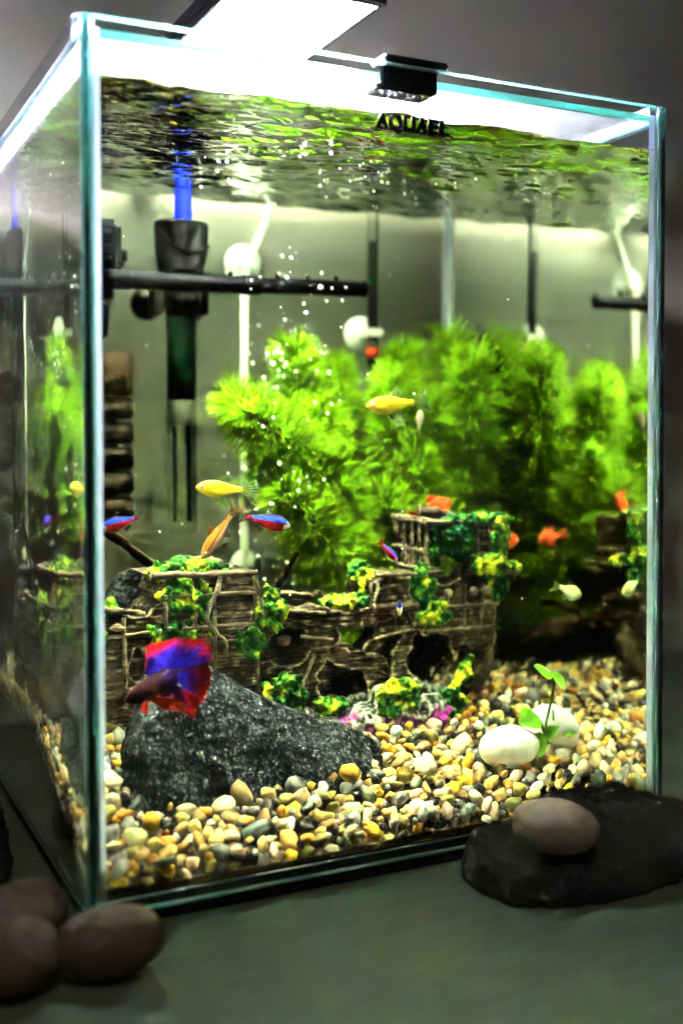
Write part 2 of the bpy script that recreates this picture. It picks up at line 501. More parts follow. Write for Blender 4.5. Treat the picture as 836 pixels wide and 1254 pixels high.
# against the front and left glass
for k_ in range(7000):
    s = .0038+.0046*rng.random()**1.7
    if rng.random() < .5: x = rng.uniform(T, W-T); y = T+s*.8
    else: x = T+s*.8; y = rng.uniform(T, D-T)
    z = rng.uniform(.006, float(gh(np.array(x), np.array(y)))-.002)
    try_add((x, y, z), s, True, .74)
for k_ in range(2200):
    s = .0032+.0032*rng.random()**1.7
    y = rng.uniform(T, D-T); z = rng.uniform(.006, float(gh(np.array(W-T-s), np.array(y)))-.002)
    try_add((W-T-s*.8, y, z), s, True, .74)
# surface, two layers
for lay, dz, tries in ((0, -.0005, 13000), (1, -.0036, 12000)):
    for k_ in range(tries):
        x = rng.uniform(T, W-T); y = rng.uniform(T, D-T)
        s = (.0038 if y < .07 else .0033)+.0048*rng.random()**1.9
        try_add((x, y, float(gh(np.array(x), np.array(y)))+dz-.001), s, False, .72 if lay == 0 else .64)
for k_ in range(5000):                     # small stones filling the gaps
    s = .0020+.0012*rng.random(); x = rng.uniform(T, W-T); y = rng.uniform(T, .16)
    try_add((x, y, float(gh(np.array(x), np.array(y)))-.0030*rng.random()-.001), s, False, .62)
cp = np.array([-.1026, -.4314, .189])
def vis_size(q):
    p, s = q[0], q[1]
    score = s/np.linalg.norm(p-cp)
    hid = 0
    if p[1] > .05 and p[0] < .15: hid = 1          # behind the rock and the ship
    if p[1] > .10 and p[0] < .24: hid = 1
    if p[2] < float(gh(p[0:1], p[1:2])[0])-.0035 and p[1] > .015: hid = 1
    return score*(.3 if hid else 1)
order = sorted(range(len(peb)), key=lambda i: -vis_size(peb[i]))
tint = lambda: np.clip(rng.normal(1, .13, 3)*.5+rng.normal(1, .18)*.5, .5, 1.5)
peb_me = {}
for i in order[:300]:
    p, s, R, si, ci = peb[i]
    key = (si, ci)
    if key not in peb_me:
        v, f = PSH[si]
        me = bpy.data.meshes.new('pebble'); me.from_pydata((v*.006).tolist(), [], f)
        me.polygons.foreach_set('use_smooth', [True]*len(f))
        a = me.color_attributes.new('Col', 'FLOAT_COLOR', 'POINT')
        a.data.foreach_set('color', np.tile(np.append(tint(), 1), len(v)).astype(np.float32))
        me.materials.append(PM[ci]); peb_me[key] = me
    o = bpy.data.objects.new('pebble', peb_me[key]); COL.objects.link(o)
    o.parent = bed
    o.matrix_world = Matrix.Translation(p) @ Matrix(R.tolist()).to_4x4() @ Matrix.Scale(s/.006, 4)
V = []; F = []; C = []; MI = []; nb = 0
for i in order[300:]:
    p, s, R, si, ci = peb[i]
    v, f = PSL[si]
    V.append((v*s)@R.T+p); F += [(a+nb, b+nb, c+nb) for a, b, c in f]; nb += len(v)
    C.append(np.tile(tint(), (len(v), 1))); MI += [ci]*len(f)
V = np.concatenate(V); C = np.concatenate(C)
o = mesh('loose_gravel', V, F, PM[0], bed, col=C)
for q in PM[1:]: o.data.materials.append(q)
o.data.polygons.foreach_set('material_index', MI)
tag(o, kind='stuff')
print('pebbles', len(peb))
# ------------------------------------------------------------------ sculpting: distance fields meshed with surface nets
def grid(lo, hi, h):
    ax = [np.arange(lo[i], hi[i]+h, h, dtype=np.float32) for i in range(3)]
    return np.meshgrid(*ax, indexing='ij'), (np.array(lo), h)
def surfnet(d, lo, h):
    s = d < 0
    nx, ny, nz = d.shape
    cnt = np.zeros((nx-1, ny-1, nz-1), np.int8)
    for i in (0, 1):
        for j in (0, 1):
            for k in (0, 1): cnt += s[i:nx-1+i, j:ny-1+j, k:nz-1+k]
    act = (cnt > 0) & (cnt < 8)
    idx = np.full(act.shape, -1, np.int64); A = np.argwhere(act); idx[act] = np.arange(len(A))
    pos = np.zeros((len(A), 3)); w = np.zeros(len(A))
    cor = [(i, j, k) for i in (0, 1) for j in (0, 1) for k in (0, 1)]
    val = {c: d[A[:, 0]+c[0], A[:, 1]+c[1], A[:, 2]+c[2]].astype(float) for c in cor}
    for a in cor:
        for ax in range(3):
            if a[ax]: continue
            b = list(a); b[ax] = 1; b = tuple(b)
            va, vb = val[a], val[b]; m = (va < 0) != (vb < 0)
            t = np.where(m, va/np.where(m, va-vb, 1), 0)
            p = np.array(a, float)[None].repeat(len(A), 0); p[:, ax] += t
            pos += p*m[:, None]; w += m
    pos = (pos/w[:, None]+A)*h+np.array(lo)
    F = []
    for ax in range(3):
        o1, o2 = [(1, 2), (2, 0), (0, 1)][ax]
        sl0 = [slice(None)]*3; sl1 = [slice(None)]*3
        sl0[ax] = slice(0, -1); sl1[ax] = slice(1, None)
        ch = s[tuple(sl0)] != s[tuple(sl1)]
        E_ = np.argwhere(ch)
        ok = (E_[:, o1] > 0) & (E_[:, o2] > 0) & (E_[:, o1] < d.shape[o1]-1) & (E_[:, o2] < d.shape[o2]-1)
        E_ = E_[ok]
        ins = s[E_[:, 0], E_[:, 1], E_[:, 2]]
        def cell(da, db):
            q = E_.copy(); q[:, o1] -= da; q[:, o2] -= db
            return idx[q[:, 0], q[:, 1], q[:, 2]]
        q = np.stack([cell(1, 1), cell(0, 1), cell(0, 0), cell(1, 0)], 1)
        q[~ins] = q[~ins][:, ::-1]
        F.append(q)
    return pos, np.concatenate(F)
def fast_mesh(name, v, f, mat, parent=None, col=None, smooth=True):
    me = bpy.data.meshes.new(name)
    v = np.asarray(v, np.float32); f = np.asarray(f, np.int32); k_ = f.shape[1]
    me.vertices.add(len(v)); me.vertices.foreach_set('co', v.ravel())
    me.loops.add(f.size); me.loops.foreach_set('vertex_index', f.ravel())
    me.polygons.add(len(f)); me.polygons.foreach_set('loop_start', np.arange(0, f.size, k_, dtype=np.int32))
    me.update(calc_edges=True); me.validate()
    if col is not None:
        a = me.color_attributes.new('Col', 'FLOAT_COLOR', 'POINT')
        c = np.ones((len(v), 4), np.float32); c[:, :3] = col
        a.data.foreach_set('color', c.ravel())
    return link(name, me, mat, parent, smooth)
def vnormals(v, f):
    n = np.zeros_like(v); a = v[f[:, 2]]-v[f[:, 0]]; b = v[f[:, 3]]-v[f[:, 1]]; c = np.cross(a, b)
    for k_ in range(4): np.add.at(n, f[:, k_], c)
    return n/np.maximum(np.linalg.norm(n, axis=1), 1e-12)[:, None]
def convex(v, f, n, it=2):
    """how far each vertex stands proud of its neighbours"""
    q = v.copy()
    for _ in range(it):
        s = np.zeros_like(v); c = np.zeros(len(v))
        for a, b in ((0, 1), (1, 2), (2, 3), (3, 0)):
            np.add.at(s, f[:, a], q[f[:, b]]); np.add.at(c, f[:, a], 1)
            np.add.at(s, f[:, b], q[f[:, a]]); np.add.at(c, f[:, b], 1)
        q = s/np.maximum(c, 1)[:, None]
    return np.sum((v-q)*n, 1)
def poly2(x, z, pts):
    pts = np.array(pts, np.float32); n = len(pts)
    d = np.full(x.shape, 1e9, np.float32); ins = np.zeros(x.shape, bool)
    for i in range(n):
        a, b = pts[i], pts[(i+1) % n]; e = b-a
        wx, wz = x-a[0], z-a[1]
        t = np.clip((wx*e[0]+wz*e[1])/(e@e), 0, 1)
        d = np.minimum(d, (wx-e[0]*t)**2+(wz-e[1]*t)**2)
        c = (a[1] > z) != (b[1] > z)
        if abs(e[1]) > 1e-9: ins ^= c & (x < (z-a[1])/e[1]*e[0]+a[0])
    d = np.sqrt(d)
    return np.where(ins, -d, d)
def smin(a, b, k_): h = np.clip(.5+.5*(b-a)/k_, 0, 1); return b*(1-h)+a*h-k_*h*(1-h)
def ell(X, Y, Z, c, r):
    q = np.sqrt(((X-c[0])/r[0])**2+((Y-c[1])/r[1])**2+((Z-c[2])/r[2])**2)
    return (q-1)*min(r)
def bx(X, Y, Z, lo, hi):
    return np.maximum.reduce([lo[0]-X, X-hi[0], lo[1]-Y, Y-hi[1], lo[2]-Z, Z-hi[2]])

# ------------------------------------------------------------------ rocks inside the tank
k = N('granite'); co = k.coord()
n1 = k.n('TexNoise', {'Vector': co, 'Scale': 700.0, 'Detail': 4.0, 'Roughness': .7})
n2 = k.n('TexNoise', {'Vector': co, 'Scale': 90.0, 'Detail': 5.0})
vo = k.n('TexVoronoi', {'Vector': co, 'Scale': 520.0})
sp = k.ramp((n1, 0), [(.38, (.030, .033, .040)), (.54, (.048, .052, .062)), (.62, (.10, .108, .125)), (.70, (.36, .38, .42))])
n3 = k.ramp((n2, 0), [(.35, (0, 0, 0)), (.75, (.8, .8, .8))]); cc = k.mixc(n3, sp, (.016, .018, .022))
hh = k.n('Math', {0: (n1, 0), 1: (vo, 0)}, operation='ADD')
MAT['granite'] = k.surf(k.pr(cc, .48, Normal=k.bump(hh, .6, .0012)))
def rock(name, outl, yf, yb, lean, h=.0012, amp=.004, freq=60, seed=1, label='', cat='rock', mat='granite', round_=.004, fine=.0006):
    o = np.array(outl); lo = (o[:, 0].min()-.006, yf-.012, o[:, 1].min()-.006); hi = (o[:, 0].max()+.006, yb+.012, o[:, 1].max()+.006)
    (X, Y, Z), (l, hh) = grid(lo, hi, h)
    d2 = poly2(X[:, 0, :], Z[:, 0, :], outl)[:, None, :]
    yy = Y-lean*(Z-o[:, 1].min())
    dy = np.maximum(yf-yy, yy-yb)+0*X
    d = np.sqrt(np.maximum(d2+round_, 0)**2+np.maximum(dy+round_, 0)**2)+np.minimum(np.maximum(d2+round_, dy+round_), 0)-round_
    v, f = surfnet(d, l, hh)
    n_ = vnormals(v, f)
    nn = fbm(v*freq, 4, seed); cell = np.abs(noise3(v*freq*.6+9, seed+3))
    vq = v*freq*.35; ci = np.floor(vq+.35*np.stack([noise3(vq*1.3, seed+11), noise3(vq*1.3+5, seed+12), noise3(vq*1.3+9, seed+13)], 1)); facet = noise3(ci*3.7+.5, seed+14)
    v = v+n_*(amp*nn*.7-amp*.8*cell+amp*.3+amp*.35*facet)[:, None]+n_*(fine*noise3(v*600, seed+5))[:, None]
    ob = fast_mesh(name, v, f, MAT[mat]); tag(ob, label, cat)
    return ob
def wedge():
    """big flat faced wedge of granite: a straight ridge, a broad front face, a cut left end"""
    ridge = [(.0265, .020), (.0290, .052), (.0345, .0690), (.0590, .0850), (.0660, .0855), (.0860, .0720), (.1100, .0600), (.1360, .0500), (.1500, .0425), (.1540, .034), (.150, .022), (.08, .018)]
    (X, Y, Z), (l, hh) = grid((.016, .032, .016), (.160, .094, .092), .0009)
    d = poly2(X[:, 0, :], Z[:, 0, :], ridge)[:, None, :]+0*X
    def pl(p, n): n = np.array(n, float); n /= np.linalg.norm(n); return (X-p[0])*n[0]+(Y-p[1])*n[1]+(Z-p[2])*n[2]
    for p, n in (((.07, .0445, .030), (.14, -1, .27)), ((.115, .0560, .045), (.30, -1, .62)), ((.0305, .055, .050), (-1, -.30, .08)),
                 ((.08, .0800, .05), (0, 1, .25)), ((.050, .060, .0775), (-.60, -.25, 1)), ((.135, .050, .040), (.5, -1, .9)), ((.08, .0440, .024), (.1, -1, -.5))):
        d = np.maximum(d, pl(p, n))
    v, f = surfnet(d, l, hh); n_ = vnormals(v, f)
    v = v+n_*(.0006*fbm(v*60, 3, 4)-.0007*np.abs(noise3(v*110, 7))+.0004*noise3(v*420, 8)+.0003*noise3(v*900, 9))[:, None]
    tag(fast_mesh('dark_rock', v, f, MAT['granite']), 'wedge of dark speckled granite lying in the gravel below the fighting fish', 'rock')
wedge()
rock('grey_rock', [(.040, .045), (.042, .085), (.046, .108), (.053, .117), (.061, .121), (.066, .112), (.069, .080), (.07, .045)],
     .172, .200, .05, amp=.004, freq=80, seed=8, label='upright blue grey stone standing behind the bow of the shipwreck')
rock('slate_rock', [(.010, .045), (.010, .090), (.014, .105), (.020, .098), (.026, .070), (.030, .045)],
     .205, .245, .02, amp=.004, freq=80, seed=12, label='tall dark stone by the side glass under the filter sponge')

# ------------------------------------------------------------------ shipwreck ornament
k = N('painted_resin_wood'); co = k.coord()
at = k.n('Attribute', attribute_name='Col')
gz = k.n('TexNoise', {'Vector': k.coord((120, 120, 900)), 'Scale': 1.0, 'Detail': 5.0, 'Roughness': .7})
nz = k.n('TexNoise', {'Vector': co, 'Scale': 350.0, 'Detail': 5.0, 'Roughness': .7})
rp = k.ramp((gz, 0), [(.3, (.55, .52, .5)), (.7, (1.35, 1.3, 1.25))])
mx = k.mixc(1.0, (at, 'Color'), rp, 'MULTIPLY')
hh = k.n('Math', {0: (gz, 0), 1: (nz, 0)}, operation='ADD')
MAT['wood'] = k.surf(k.pr(mx, .55, Normal=k.bump(hh, .7, .0012)))
MAT['moss'] = m_attr('painted_moss', .6, 500, .35, .5, .0008)
MAT['coral'] = m_attr('painted_coral_rock', .55, 450, .4, .6, .001)

ship = empty('shipwreck_ornament', (.14, .128, .05), 'broken wooden shipwreck ornament with mossy cabin and holed hull on the gravel', 'ornament')
BR0, BR1, BR2 = np.array((.022, .016, .012)), np.array((.115, .084, .058)), np.array((.46, .37, .26))
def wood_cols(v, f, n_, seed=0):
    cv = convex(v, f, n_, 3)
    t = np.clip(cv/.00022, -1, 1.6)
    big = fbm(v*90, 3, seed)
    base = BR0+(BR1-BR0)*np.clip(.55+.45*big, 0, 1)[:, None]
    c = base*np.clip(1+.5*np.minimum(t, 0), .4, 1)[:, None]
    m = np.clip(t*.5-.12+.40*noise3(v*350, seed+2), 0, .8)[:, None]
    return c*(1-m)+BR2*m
def planks(X, Z, pitch=.0018, dep=.00042, seed=0):
    """grooves of the clinker planks"""
    ph = (Z+.0005*np.sin(X*38+seed))/pitch
    fr = ph-np.floor(ph)
    g1 = np.exp(-((fr-.5)/.11)**2)
    row = np.floor(ph)
    jx = (X+row*.0137)/.021; fj = jx-np.floor(jx)
    g2 = np.exp(-((fj-.5)/.03)**2)
    return dep*np.maximum(g1, g2*.8)
def shell(outlines, yf, yb, holes=(), thru=(), cuts=(), h=.0007, wall=.005, taper=0., seed=0, name='hull', mode='shell', post=None, pitch=.0018):
    al = np.concatenate([np.array(o) for o in outlines])
    lo = (al[:, 0].min()-.004, yf-.006, al[:, 1].min()-.004); hi = (al[:, 0].max()+.004, yb+.006, al[:, 1].max()+.004)
    (X, Y, Z), (l, hh) = grid(lo, hi, h)
    x2, z2 = X[:, 0, :], Z[:, 0, :]
    d2 = np.minimum.reduce([poly2(x2, z2, o) for o in outlines])
    rag = .0015*noise3(np.stack([x2*260, z2*260, 0*x2+seed], -1), seed+3)+.0022*noise3(np.stack([x2*95, z2*95, 0*x2+seed], -1), seed+6)
    d2 = (d2+rag)[:, None, :]
    bul = .004*np.sin(np.clip((Z-lo[2])/(hi[2]-lo[2]), 0, 1)*math.pi)*taper
    gr = planks(X, Z, pitch, seed=seed)
    yc = (yf+yb)/2; hy = (yb-yf)/2+bul
    low = .0016*noise3(np.stack([x2*75, 0*x2+seed*3.3, z2*75], -1), seed+8)[:, None, :]
    dy = np.abs(Y-yc)-hy+gr+low
    d = np.maximum(d2+gr*.6, dy)
    if mode == 'shell':
        inner = np.maximum(d2+wall*.8, np.abs(Y-yc)-(hy-wall))
        d = np.maximum(d, -inner)
    for (cx, cz, rx, rz) in holes:
        e = np.sqrt(((X-cx)/rx)**2+((Z-cz)/rz)**2)-1+.22*noise3(np.stack([x2*140, 0*x2+seed, z2*140], -1), 5)[:, None, :]
        d = np.maximum(d, -np.maximum(e*min(rx, rz), Y-(yf+wall+.004)))
    for (cx, cz, rx, rz) in thru:
        e = np.sqrt(((X-cx-.36*(Y-yf))/rx)**2+((Z-cz)/rz)**2)-1+.2*noise3(np.stack([x2*150, 0*x2+seed, z2*150], -1), 6)[:, None, :]
        d = np.maximum(d, -e*min(rx, rz))
    for lo_, hi_ in cuts: d = np.maximum(d, -bx(X, Y, Z, lo_, hi_))
    if post is not None: d = post(d, X, Y, Z)
    v, f = surfnet(d, l, hh)
    n_ = vnormals(v, f)
    v = v+n_*(.00020*noise3(v*np.array([200, 300, 1300]), seed+1)+.0004*noise3(v*140, seed+4))[:, None]
    n_ = vnormals(v, f)
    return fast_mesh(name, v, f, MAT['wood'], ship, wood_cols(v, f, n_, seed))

YF, YB = .108, .148
shell([[(.0158, .1116), (.0267, .1109), (.0361, .1076), (.0462, .1058), (.0517, .1107), (.0541, .1198), (.0485, .1236), (.1015, .1222), (.1036, .1137), (.1018, .0979), (.1027, .0600), (.0959, .052), (.0473, .052), (.0319, .056), (.0168, .068)]],
      YF, YB, holes=[(.0428, .0815, .0042, .0082)], cuts=[((.056, YF+.006, .114), (.098, YB-.006, .14)), ((.018, YF+.006, .100), (.049, YB-.006, .12))], taper=.8, seed=1, name='bow_hull')
shell([[(.0997, .1088), (.1155, .1033), (.1397, .1005), (.1451, .0935), (.1473, .088), (.1414, .0814), (.1391, .0787), (.1413, .0744), (.1363, .0675), (.1384, .0599), (.135, .050), (.1151, .046), (.0993, .050)],
       [(.1387, .0808), (.1577, .078), (.1716, .0756), (.1744, .0657), (.1576, .0705), (.1395, .0742)]],
      YF+.002, YF+.020, holes=[(.1184, .0845, .0105, .0095), (.122, .065, .006, .0045)], taper=.6, seed=2, name='middle_hull')
shell([[(.1134, .1051), (.1397, .1013), (.1579, .0984), (.1765, .1026), (.1774, .0933), (.1648, .0917), (.1601, .0891), (.1487, .0916), (.1374, .0937), (.1133, .0987)]],
      YF-.001, YF+.014, mode='solid', seed=3, name='deck_edge')
shell([[(.119, .1075), (.150, .1085), (.151, .1045), (.119, .1035)]], YF+.022, YF+.034, mode='solid', seed=4, name='broken_plank')
shell([[(.1625, .101), (.1889, .101), (.1898, .0873), (.1821, .0802), (.1763, .0743), (.1772, .0629), (.1724, .0549), (.164, .050), (.1622, .0601), (.1599, .0716), (.1577, .078), (.1633, .0838), (.1684, .0876), (.1648, .0942)]], YF, YF+.018, mode='solid', seed=15, name='stern_hull')
shell([[(.1884, .0904), (.237, .0882), (.2374, .0758), (.2302, .072), (.2152, .0767), (.2116, .067), (.2051, .056), (.2000, .050), (.170, .050), (.1752, .0575), (.1754, .0765)]],
      YF, YB+.004, holes=[(.1985, .0725, .0135, .0150)], thru=[(.207, .0800, .0045, .0045)], taper=.5, seed=5, name='stern_hull')
shell([[(.1663, .1142), (.1719, .1181), (.1958, .1172), (.2154, .1166), (.2521, .1150), (.2526, .1085), (.2417, .1029), (.2369, .0856), (.1956, .0851), (.1883, .0874), (.186, .0991), (.1648, .1017)]],
      YF-.002, YB+.005, thru=[(.2095, .1185, .0085, .0080)], holes=[(.1895, .1085, .0040, .0050)], taper=.4, seed=6, name='gallery')
shell([[(.1955, .1440), (.2430, .1412), (.2417, .1120), (.1958, .1120)]], YF-.002, YB+.004, thru=[(.2095, .1180, .0088, .0086)],
      cuts=[((.1995, YF+.002, .1385), (.239, YB, .15)),
            ((.194, YF+.006, .1195), (.1985, YF+.0135, .1375)), ((.194, YF+.0165, .1195), (.1985, YF+.024, .1375)), ((.194, YF+.027, .1195), (.1985, YF+.035, .1375))],
      taper=0, seed=7, name='cabin')
shell([[(.128, .048), (.180, .048), (.180, .074), (.160, .080), (.128, .076)]], .137, .144, mode='solid', seed=9, name='cave_backing')  # backing wall added behind the gap so the opening reads dark
# curved keel timber under the stern
g = G(); pts = [(.2335, .124, .078), (.2365, .124, .070), (.2345, .124, .062), (.2290, .124, .055), (.2220, .124, .0500), (.213, .124, .047)]
def timber(name, pts, r, seed=0, flat=1.0, n=10, sub=8, amp=.25):
    P = [Vector(p) for p in pts]; o = []
    for i in range(len(P)-1):
        p0, p1, p2, p3 = P[max(i-1, 0)], P[i], P[i+1], P[min(i+2, len(P)-1)]
        for s in range(sub):
            t = s/sub
            o.append(.5*((2*p1)+(p2-p0)*t+(2*p0-5*p1+4*p2-p3)*t*t+(3*p1-p0-3*p2+p3)*t**3))
    o.append(P[-1])
    rr = r if not hasattr(r, '__len__') else [np.interp(i/(len(o)-1), np.linspace(0, 1, len(r)), r) for i in range(len(o))]
    g = G().tube(o, rr, n, flat=flat)
    v = np.array([tuple(p) for p in g.v]); rmean = np.mean(rr)
    nz = noise3(v/(rmean*1.2)+seed, seed)*amp*rmean
    cen = np.repeat(np.array([tuple(p) for p in o]), n, 0)
    dv = v-cen; dv /= np.maximum(np.linalg.norm(dv, axis=1), 1e-9)[:, None]
    v = v+dv*nz[:, None]
    m = np.clip(.5+.6*noise3(v*300, seed+1), 0, 1)[:, None]
    c = BR0*.9*(1-m)+(BR1*.7+BR2*.35)*m
    return v, g.f, c
v, f, c = timber('keel', pts, [.0062, .0075, .0078, .0072, .006, .004], 3, n=14)
mesh('keel_timber', v, f, MAT['wood'], ship, col=c)
def beam(p0, p1, r, seed, name='beam', mid=None):
    pts = [p0, mid, p1] if mid else [p0, tuple((a+b)/2+rnd.uniform(-.0004, .0004) for a, b in zip(p0, p1)), p1]
    r = [q*.85 for q in r] if hasattr(r, '__len__') else r*.82
    v, f, c = timber(name, pts, r, seed, n=8, sub=10, amp=.5)
    c = c*.75+(BR1*.3+BR2*.4)*.4
    return mesh(name, v, f, MAT['wood'], ship, col=c)
yb_ = YF-.0036
B = [((.0495, .1236), (.1020, .1222), .0018), ((.0540, .1135), (.1030, .1128), .0013), ((.0550, .0985), (.1020, .0975), .0013), ((.0800, .1125), (.0800, .0640), .0014),
     ((.0560, .1110), (.0560, .0660), .0014), ((.1010, .1210), (.1020, .0640), .0014), ((.0360, .1050), (.0365, .0720), .0013),
     ((.0160, .1110), (.0462, .1062), .0016), ((.0170, .0960), (.0540, .0975), .0011), ((.0705, .1130), (.0705, .0980), .0009)]
for i, (a, b, r) in enumerate(B): beam((a[0], yb_, a[1]), (b[0], yb_, b[1]), r, 20+i)
B = [((.1135, .1030), (.1390, .1000), .0012), ((.1030, .1010), (.1130, .0985), .0012), ((.1255, .0890), (.1430, .0860), .0010), ((.1330, .0800), (.1250, .0620), .0012)]
for i, (a, b, r) in enumerate(B): beam((a[0], YF-.0010, a[1]), (b[0], YF-.0010, b[1]), r, 40+i)
B = [((.1650, .1015), (.1950, .1010), .0016), ((.1765, .0995), (.1780, .0870), .0011), ((.1660, .0850), (.1880, .0880), .0010)]
for i, (a, b, r) in enumerate(B): beam((a[0], YF-.0028, a[1]), (b[0], YF-.0028, b[1]), r, 50+i)
ys = YF-.0042
B = [((.1970, .0985), (.2395, .0985), .0013), ((.1960, .0870), (.2370, .0865), .0013), ((.2185, .1100), (.2180, .0870), .0012), ((.2300, .1100), (.2280, .0870), .0012), ((.2080, .1080), (.2080, .0990), .0010), ((.1660, .1175), (.2050, .1170), .0014), ((.2200, .1165), (.2525, .1145), .0016), ((.2060, .0980), (.2030, .0875), .0010)]
for i, (a, b, r) in enumerate(B): beam((a[0], ys, a[1]), (b[0], ys, b[1]), r, 60+i)
yc_ = YF-.0030
B = [((.1955, .1437), (.2430, .1412), .0017), ((.1960, .1435), (.1960, .1175), .0016), ((.2425, .1410), (.2415, .1150), .0014), ((.1960, .1330), (.2420, .1310), .0009), ((.1960, .1260), (.2050, .1255), .0009), ((.2080, .1430), (.2080, .1260), .0010), ((.2270, .1420), (.2265, .1160), .0010), ((.2200, .1250), (.2420, .1240), .0009), ((.2345, .1410), (.2345, .1170), .0008)]
for i, (a, b, r) in enumerate(B): beam((a[0], yc_, a[1]), (b[0], yc_, b[1]), r, 70+i)
# timbers of the cabin's side
for i, y in enumerate((YF+.0048, YF+.015, YF+.0255, YB)): beam((.1950, y, .1435), (.1950, y, .1180), .0011, 90+i)
for i, z in enumerate((.1437, .1285, .1190)): beam((.1948, YF-.003, z), (.1948, YB+.004, z), .0014, 96+i)
# posts of the lower gallery's side
for i, y in enumerate((YF+.002, YF+.016, YF+.030)): beam((.1652, y, .1150), (.1652, y, .1010), .0012, 100+i)
beam((.1950, .112, .1490), (.2160, .118, .1445), [.0030, .0042, .0034], 110, 'fallen_spar', (.2040, .114, .1480))
beam((.0690, .120, .1260), (.0890, .128, .1255), [.0022, .0036, .0028], 111, 'fallen_spar', (.080, .124, .1280))
for i, (x, z) in enumerate(((.2080, .1060), (.2235, .1060), (.2310, .1062))):
    v, f = ICO2; mesh('port_knob', v*.0026+np.array((x, YF-.0050, z)), f, MAT['wood'], ship, col=np.tile((.30, .26, .22), (len(v), 1)))
for i, (x, y, z) in enumerate(((.0335, YF-.004, .1005), (.1200, YF+.010, .0860))):
    v, f = pebble_shape(40+i, ICO2, .3); mesh('bollard', v*.0042+np.array((x, y, z)), f, MAT['wood'], ship, col=np.tile((.34, .25, .18), (len(v), 1)))
# ropes hanging on the bow
for i, pts in enumerate(([(.083, YF-.005, .1215), (.081, YF-.006, .1150), (.0775, YF-.006, .1090), (.0760, YF-.006, .1010), (.0800, YF-.006, .0950), (.0850, YF-.006, .0900), (.0850, YF-.006, .0830)], [(.1005, YF-.005, .1215), (.1035, YF-.005, .1100), (.1045, YF-.005, .0990)])):
    v, f, c = timber('rope', pts, .0011, 5+i, n=6, sub=7, amp=.7); mesh('rope', v, f, MAT['wood'], ship, col=c*.6+np.array((.13, .11, .08)))

def moss(name, c, r, n=26, seed=0, yel=.5, h=.00075, parent=None, hang=()):
    rr = np.random.default_rng(seed); c = np.array(c); r = np.array(r)
    pts = []
    r = r*np.array((1.45, 1.15, 1.35)); n = int(n*5)
    for i in range(n):
        d = rr.normal(size=3); d /= np.linalg.norm(d); q = c+d*r*rr.random()**.4
        pts.append((q, .0010+.0012*rr.random()))
    for (p, s) in hang: pts.append((np.array(p), s))
    P = np.array([p for p, s in pts]); sm = max(s for p, s in pts)
    lo = P.min(0)-sm-.002; hi = P.max(0)+sm+.002
    (X, Y, Z), (l, hh) = grid(lo, hi, h)
    d = np.full(X.shape, 1.0, np.float32)
    for p, s in pts:
        d = smin(d, np.sqrt((X-p[0])**2+(Y-p[1])**2+(Z-p[2])**2)-s, .0013)
    v, f = surfnet(d, l, hh); n_ = vnormals(v, f)
    v = v+n_*(.0009*noise3(v*520, seed)+.0007*noise3(v*1000, seed+1))[:, None]
    t = np.clip(.42+.65*fbm(v*170, 3, seed)+.35*noise3(v*600, seed+5)+(yel-.5)*1.2, 0, 1)[:, None]
    g0, g1, g2 = np.array((.008, .060, .022)), np.array((.050, .21, .020)), np.array((.50, .50, .02))
    cl = np.where(t < .55, g0+(g1-g0)*t/.55, g1+(g2-g1)*(t-.55)/.45)
    return fast_mesh(name, v, f, MAT['moss'], parent or ship, cl)
MO = [((.0690, .118, .1225), (.0150, .008, .0050), 44, .55, ()), ((.0660, .1065, .1130), (.0100, .0025, .0080), 26, .62, [((.074+i*.002, .1055, .1050-i*.0035), .0026) for i in range(4)]),
      ((.0600, .1060, .0960), (.0095, .002, .0042), 18, .45, ()), ((.0235, .110, .1085), (.008, .004, .004), 20, .62, ()), ((.0205, .1055, .0960), (.0050, .002, .0090), 20, .4, ()),
      ((.1085, .1060, .1035), (.0060, .003, .0085), 26, .62, ()), ((.0990, .1050, .0880), (.0060, .002, .0055), 16, .45, ()), ((.1150, .1035, .0605), (.0085, .004, .0085), 40, .52, ()),
      ((.1560, .118, .1030), (.0135, .009, .0026), 36, .62, ()), ((.1655, .125, .1165), (.0050, .008, .0045), 20, .6, [((.1625, .116, .1120-i*.004), .0022) for i in range(4)]),
      ((.1945, .1055, .1110), (.0048, .002, .0085), 24, .38, [((.194, .105, .101), .003)]), ((.2000, .1050, .0955), (.0075, .003, .0048), 30, .6, ()), ((.2150, .1040, .1325), (.0065, .0015, .0070), 18, .12, ()),
      ((.2280, .110, .1435), (.0160, .006, .0022), 36, .42, ()), ((.2410, .1045, .1330), (.0032, .002, .0090), 20, .5, ()), ((.2340, .1040, .1190), (.0080, .003, .0042), 26, .66, ()), ((.2480, .110, .1165), (.0050, .005, .0022), 16, .6, ()),
      ((.2400, .1050, .1090), (.0040, .002, .0070), 18, .5, ()), ((.2020, .1055, .1330), (.0022, .002, .0100), 12, .05, ())]
for i, (c, r, n_, y_, hg) in enumerate(MO): moss('moss_patch', c, r, n_, 200+i, y_, hang=hg)
moss('moss_patch', (.2060, .0960, .0480), (.0065, .003, .0070), 26, 231, .5)
moss('moss_patch', (.2160, .0990, .0620), (.0030, .002, .0030), 8, 232, .7, hang=[((.2080+i*.0024, .0975+i*.0006, .0560+i*.0030), .0026) for i in range(6)])
moss('moss_patch', (.1730, .0905, .0560), (.0085, .003, .0070), 34, 233, .62)
moss('moss_patch', (.1400, .105, .0530), (.0060, .004, .0030), 18, 234, .55)
